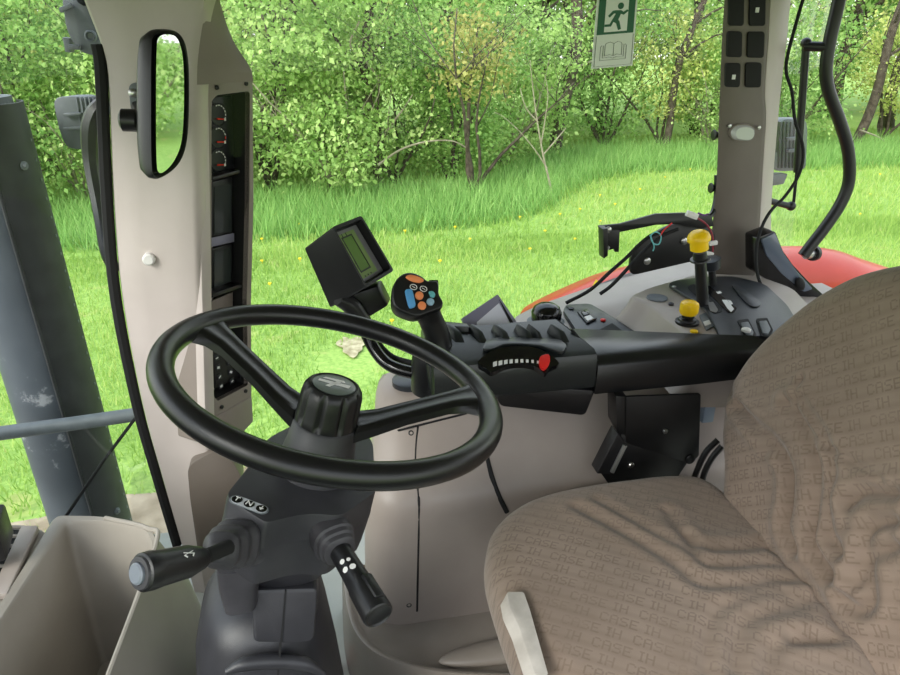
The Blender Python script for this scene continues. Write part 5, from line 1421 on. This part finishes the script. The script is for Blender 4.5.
# ---- gas strut, grab rail and rear work lamp beyond the rear window
gs = thing('gas_strut', 'thin black gas strut with ball joint beside the rear pillar', 'strut', A(792, 202, Y=1.66))
SY = 1.66
mb = MB(); mb.tube([A(806, 47, Y=SY), A(797, 172, Y=SY)], .0095, 14); mb.build('cylinder', BLACK, gs)
mb = MB(); mb.tube([A(797, 170, Y=SY), A(793.5, 204, Y=SY)], .0042, 10); mb.build('rod', BLACK_M, gs)
mb = MB(); mb.ball(A(791, 206, Y=SY), .013); mb.build('ball_joint', BLACK, gs)
mb = MB(); mb.tube([A(766, 200, Y=SY - .01), A(789, 206, Y=SY)], .0085, 12); mb.build('pivot_arm', BLACK, gs)
gr = thing('grab_rail', 'curved black tubular grab rail at the right beyond the rear pillar', 'grab rail', A(808, 250, Y=1.62))
GY = 1.62
mb = MB(); mb.tube([A(x, y, Y=GY) for x, y in ((846, -40), (839, 0), (830, 40), (826, 70), (829, 92), (840, 122), (848, 150), (849, 180), (841, 203), (826, 226), (812, 244), (803, 256))], .0155, 16, sm=5); mb.build('tube', BLACK, gr)
mb = MB(); mb.tube([A(804, 46, Y=SY - .01), A(828, 47, Y=GY)], .012, 10); mb.build('cross_arm', BLACK, gr)
mb = MB(); mb.ball(A(806, 43, Y=SY - .01), .013); mb.build('joint', BLACK, gr)
a = A(806, 255, Y=GY); b = A(818, 252, Y=GY + .03); d = b - a
mb = MB(); mb.lathe(a, d, [(0, .012), (d.length * .5, .013)], 16); mb.build('pin', STEEL, gr)
mb = MB(); mb.lathe(a + d * .5, d, [(0, .021), (.012, .022), (.016, .018)], 20); mb.build('end_buffer', BLACK, gr)
fc = [A(781, 119, Y=1.85), A(806, 119, Y=1.85), A(808, 128, Y=1.85), A(806, 170, Y=1.85), A(776, 172, Y=1.85)]
t = lamp('work_lamp', 'grey work lamp with fins seen just right of the rear pillar', fc, V((0, .08, 0)))
for k in range(5):
    mb = MB(); x0 = 778 + k * 3.6
    mb.slab([A(x0 + 2, 122, Y=1.846), A(x0 + 3.4, 122, Y=1.846), A(x0 + 1.4, 168, Y=1.846), A(x0, 168, Y=1.846)], (0, .03, 0)); mb.build('fin', BLACK, t, bev=.0006)
for y_ in (137, 149):
    mb = MB(); mb.slab([A(786, y_, Y=1.844), A(800, y_ - 1, Y=1.844), A(800, y_ + 2, Y=1.844), A(786, y_ + 3, Y=1.844)], (0, -.012, 0)); mb.build('rib', BAR_M, t, bev=.001)
mb = MB(); mb.slab([A(772, 174, Y=1.86), A(788, 174, Y=1.86), A(784, 184, Y=1.86), A(772, 186, Y=1.86)], (0, .03, 0)); mb.build('bracket', BAR_M, t, bev=.002)

# ---- steel mounting arm and black plate by the side window
PB3 = Pl((0, 1.47, 0), (0, -1, 0))
ma = thing('mounting_arm', 'black steel mounting arm with a slotted end plate in front of the side window', 'bracket', PB3.h(690, 262))
mb = MB(); q = PB3.hs([(599, 226), (620, 224), (656, 214), (683, 213), (712, 216), (714, 226), (700, 229), (680, 224), (656, 225), (621, 232), (600, 233)]); mb.slab(q, (0, .008, 0)); mb.build('arm', STEELB, ma, bev=.001)
mb = MB(); q = PB3.hs([(598, 226), (603, 225), (603, 252), (599, 255)]); mb.slab(q, (0, -.03, 0)); mb.build('end_flange', STEELB, ma, bev=.001)
mb = MB(); q = PB3.hs([(600, 229), (620, 230), (619, 252), (615, 252), (614, 249), (605, 251), (603, 254), (600, 255)], .001); mb.slab(q, (0, .006, 0)); mb.build('end_plate', STEELB, ma, bev=.001)
for x, y, r_ in ((608, 229.5, .0075), (607.5, 247.5, .0045)):
    mb = MB(); mb.lathe(PB3.h(x, y, .002), (0, -1, 0), [(0, r_), (.004, r_), (.006, r_ * .6)], 14); mb.build('bolt', STEEL, ma)
PB4 = Pl((0, 1.49, 0), (0, -1, 0))
mb = MB(); q = PB4.hs([(630, 276), (630, 260), (634, 249), (645, 240), (662, 229), (676, 223), (705, 224), (716, 232), (714, 256), (690, 262), (660, 269)]); mb.slab(rnd(q, .02), (0, .01, 0)); mb.build('base_plate', STEELB, ma, bev=.001)
for x, y in ((647, 261), (684, 241)):
    mb = MB(); mb.lathe(PB4.h(x, y, .001), (0, -1, 0), [(0, .009), (.003, .009), (.005, .006), (.005, .002)], 14); mb.build('bolt', STEEL, ma)
WY_ = 1.455
wires = [('cable', BLACK_M, .0045, [(664, 233), (652, 235), (640, 244), (626, 258), (610, 272), (590, 290), (566, 303)], 'black cable looping from the mounting arm down to the console front'),
         ('cable', BLACK_M, .0045, [(678, 229), (662, 236), (645, 250), (630, 266), (612, 285), (600, 294)], 'black cable running behind the first one down across the window corner'),
         ('wire', TEAL, .0016, [(650, 235), (653, 243), (659, 244), (661, 236), (656, 232), (651, 236), (654, 246), (653, 251)], 'thin teal wire loop tangled on the black plate'),
         ('wire', RED, .0016, [(660, 236), (664, 230), (672, 223)], 'short red wire end beside the teal wire loop'),
         ('wire', mat('dark_red_wire', (150, 44, 60), .5), .0022, [(696, 217), (706, 224), (712, 234), (713, 248), (712, 255)], 'dark red wire hanging behind the yellow mushroom lever'),
         ('wire', mat('purple_wire', (110, 60, 130), .5), .002, [(698, 213), (704, 215), (708, 214)], 'short purple wire beside the white connector')]
for nm_, m_, r_, pts, lab in wires:
    mb = MB(); mb.tube([A(x, y, Y=WY_ - (.02 if m_ is not BLACK_M else 0)) for x, y in pts], r_, 8, sm=6); tag(mb.build(nm_, m_), lab, 'cable' if nm_ == 'cable' else 'wire')
for (x, y, w_, h_, rot, lab) in ((692, 215, .030, .014, -.35, 'white wire connector on top of the black steel arm'), (713, 243, .020, .010, .12, 'upper white wire tag beside the yellow mushroom lever'), (709, 253.5, .022, .009, -.25, 'lower white wire tag just above the black cup lever')):
    p = A(x, y, Y=1.425); mb = MB(); mb.box(p, (w_, .010, h_), Matrix.Rotation(-rot, 3, 'Y')); tag(mb.build('wire_connector', WHITE, bev=.002), lab, 'connector')
mb = MB(); mb.tube([A(x, y, Y=1.50 - max(0, (y - 180)) * .0012) for x, y in ((806, -10), (797, 20), (786, 66), (792, 92), (795, 120), (803, 148), (800, 172), (786, 195), (770, 212), (760, 232), (756, 255), (759, 280), (772, 305), (786, 322))], .0038, 8, sm=6)
tag(mb.build('cable', BLACK_M), 'long thin black cable hanging down the rear pillar onto the lever panel', 'cable')

# ---- emergency exit sign on the side window
GN = V((.1, -1, 0)).normalized()
PS2 = Pl((.66, 1.497, 2.6), GN)
es = thing('exit_sign', 'green and white emergency exit sign stuck on the side window', 'sign', PS2.h(611, 70))
cs = [PS2.h(598, -8), PS2.h(638.5, -11), PS2.h(632.5, 65.5), PS2.h(591.5, 69)]
def su(u, v, off=0): return cs[0].lerp(cs[1], u).lerp(cs[3].lerp(cs[2], u), v) + GN * off
mb = MB(); mb.slab([su(0, 0), su(1, 0), su(1, 1), su(0, 1)], -GN * .002); mb.build('backing', SIGN_W, es, smooth=0)
def patch_(name, pts, m, off, h=.0004, par=es): 
    mb = MB(); mb.slab([su(u, v, off) for u, v in pts], GN * h); return mb.build(name, m, par, smooth=0)
gp_ = patch_('green_field', [(.05, 0.030), (.95, 0.030), (.95, 0.555), (.05, 0.555)], SIGN_G, .0003)
patch_('doorway', [(.22, 0.100), (.78, 0.100), (.78, 0.524), (.22, 0.524)], SIGN_W, .0009, par=gp_)
def stroke(name, pts, r, m, off, par, n=6):
    mb = MB(); q = [su(u, v, off) for u, v in pts]; mb.tube(q, r, 8, cap=True, flat=.25); return mb.build(name, m, par)
# running figure
def figure(name, pts):
    mb = MB(); mb.slab([su(u, v, .0014) for u, v in pts], GN * .0004); mb.build(name, SIGN_G, gp_, smooth=0)
hd_ = [(.585 + .075 * math.cos(a), .197 + .042 * math.sin(a)) for a in (2 * PI * k / 20 for k in range(20))]
figure('runner_head', hd_)
figure('runner_body', [(.47, 0.248), (.60, 0.252), (.66, 0.275), (.75, 0.248), (.79, 0.267), (.67, 0.314), (.60, 0.298), (.545, 0.372), (.58, 0.396), (.63, 0.497), (.56, 0.508), (.50, 0.419), (.43, 0.396), (.38, 0.454), (.22, 0.454), (.22, 0.423), (.34, 0.423), (.40, 0.364), (.475, 0.294), (.43, 0.287), (.33, 0.337), (.285, 0.314), (.40, 0.252)])
patch_('lower_field', [(.05, 0.570), (.95, 0.570), (.95, 0.975), (.05, 0.975)], SIGN_W, .0003)
LN = mat('sign_outline', (70, 74, 72), .6)
stroke('outline', [(.05, 0.570), (.05, 0.975), (.95, 0.975), (.95, 0.570)], .0012, LN, .0008, es)
bkl = lambda name, pts: stroke(name, pts, .0013, LN, .0009, es)
bkl('book_outline', [(.20, 0.697), (.17, 0.713), (.17, 0.896), (.49, 0.896), (.80, 0.896), (.80, 0.713), (.77, 0.697)])
bkl('book_page', [(.49, 0.681), (.40, 0.657), (.30, 0.673), (.28, 0.697), (.28, 0.840), (.40, 0.824), (.49, 0.845), (.58, 0.824), (.69, 0.840), (.69, 0.697), (.67, 0.673), (.58, 0.657), (.49, 0.681), (.49, 0.845)])
bkl('book_cover', [(.24, 0.697), (.23, 0.864), (.40, 0.856), (.49, 0.875), (.58, 0.856), (.74, 0.864), (.74, 0.697)])

# ---- red rear fender outside
PFn = Pl((0, 1.78, 0), (0, -1, 0))
fd = thing('rear_fender', 'red rear fender outside the side window with yellow reflectors', 'fender', (1.1, 1.9, .9))
tp = catmull([PFn.h(*p) for p in ((538, 312), (547, 303), (588, 283), (632, 266), (690, 254), (740, 248), (800, 246), (835, 250), (862, 259), (905, 274), (960, 300))], 4)
mb = MB(); rings = []
for p in tp:
    rings.append([V((p.x, 1.66, p.z - .055)), V((p.x, 1.70, p.z - .018)), V((p.x, 1.745, p.z - .003)), p, V((p.x, 1.95, p.z - .07)), V((p.x, 1.97, p.z - .13)), V((p.x, 1.9, p.z - .14)), V((p.x, 1.66, p.z - .09))])
mb.loft(rings); mb.build('shell', PAINT_RED, fd, smooth=50)
for pts in ([(591, 294), (598, 281), (601, 287), (597, 291)], [(547, 309), (556, 303), (552, 310), (549, 312)]):
    mb = MB(); mb.slab([A(x, y, Y=1.655) for x, y in pts], (0, .015, 0)); mb.build('reflector', YELLOW, fd)

# ================================================================== colour management
S.view_settings.view_transform = 'Standard'
S.view_settings.look = 'None'
S.view_settings.exposure = 0.66
S.view_settings.gamma = 1
S.view_settings.use_curve_mapping = False
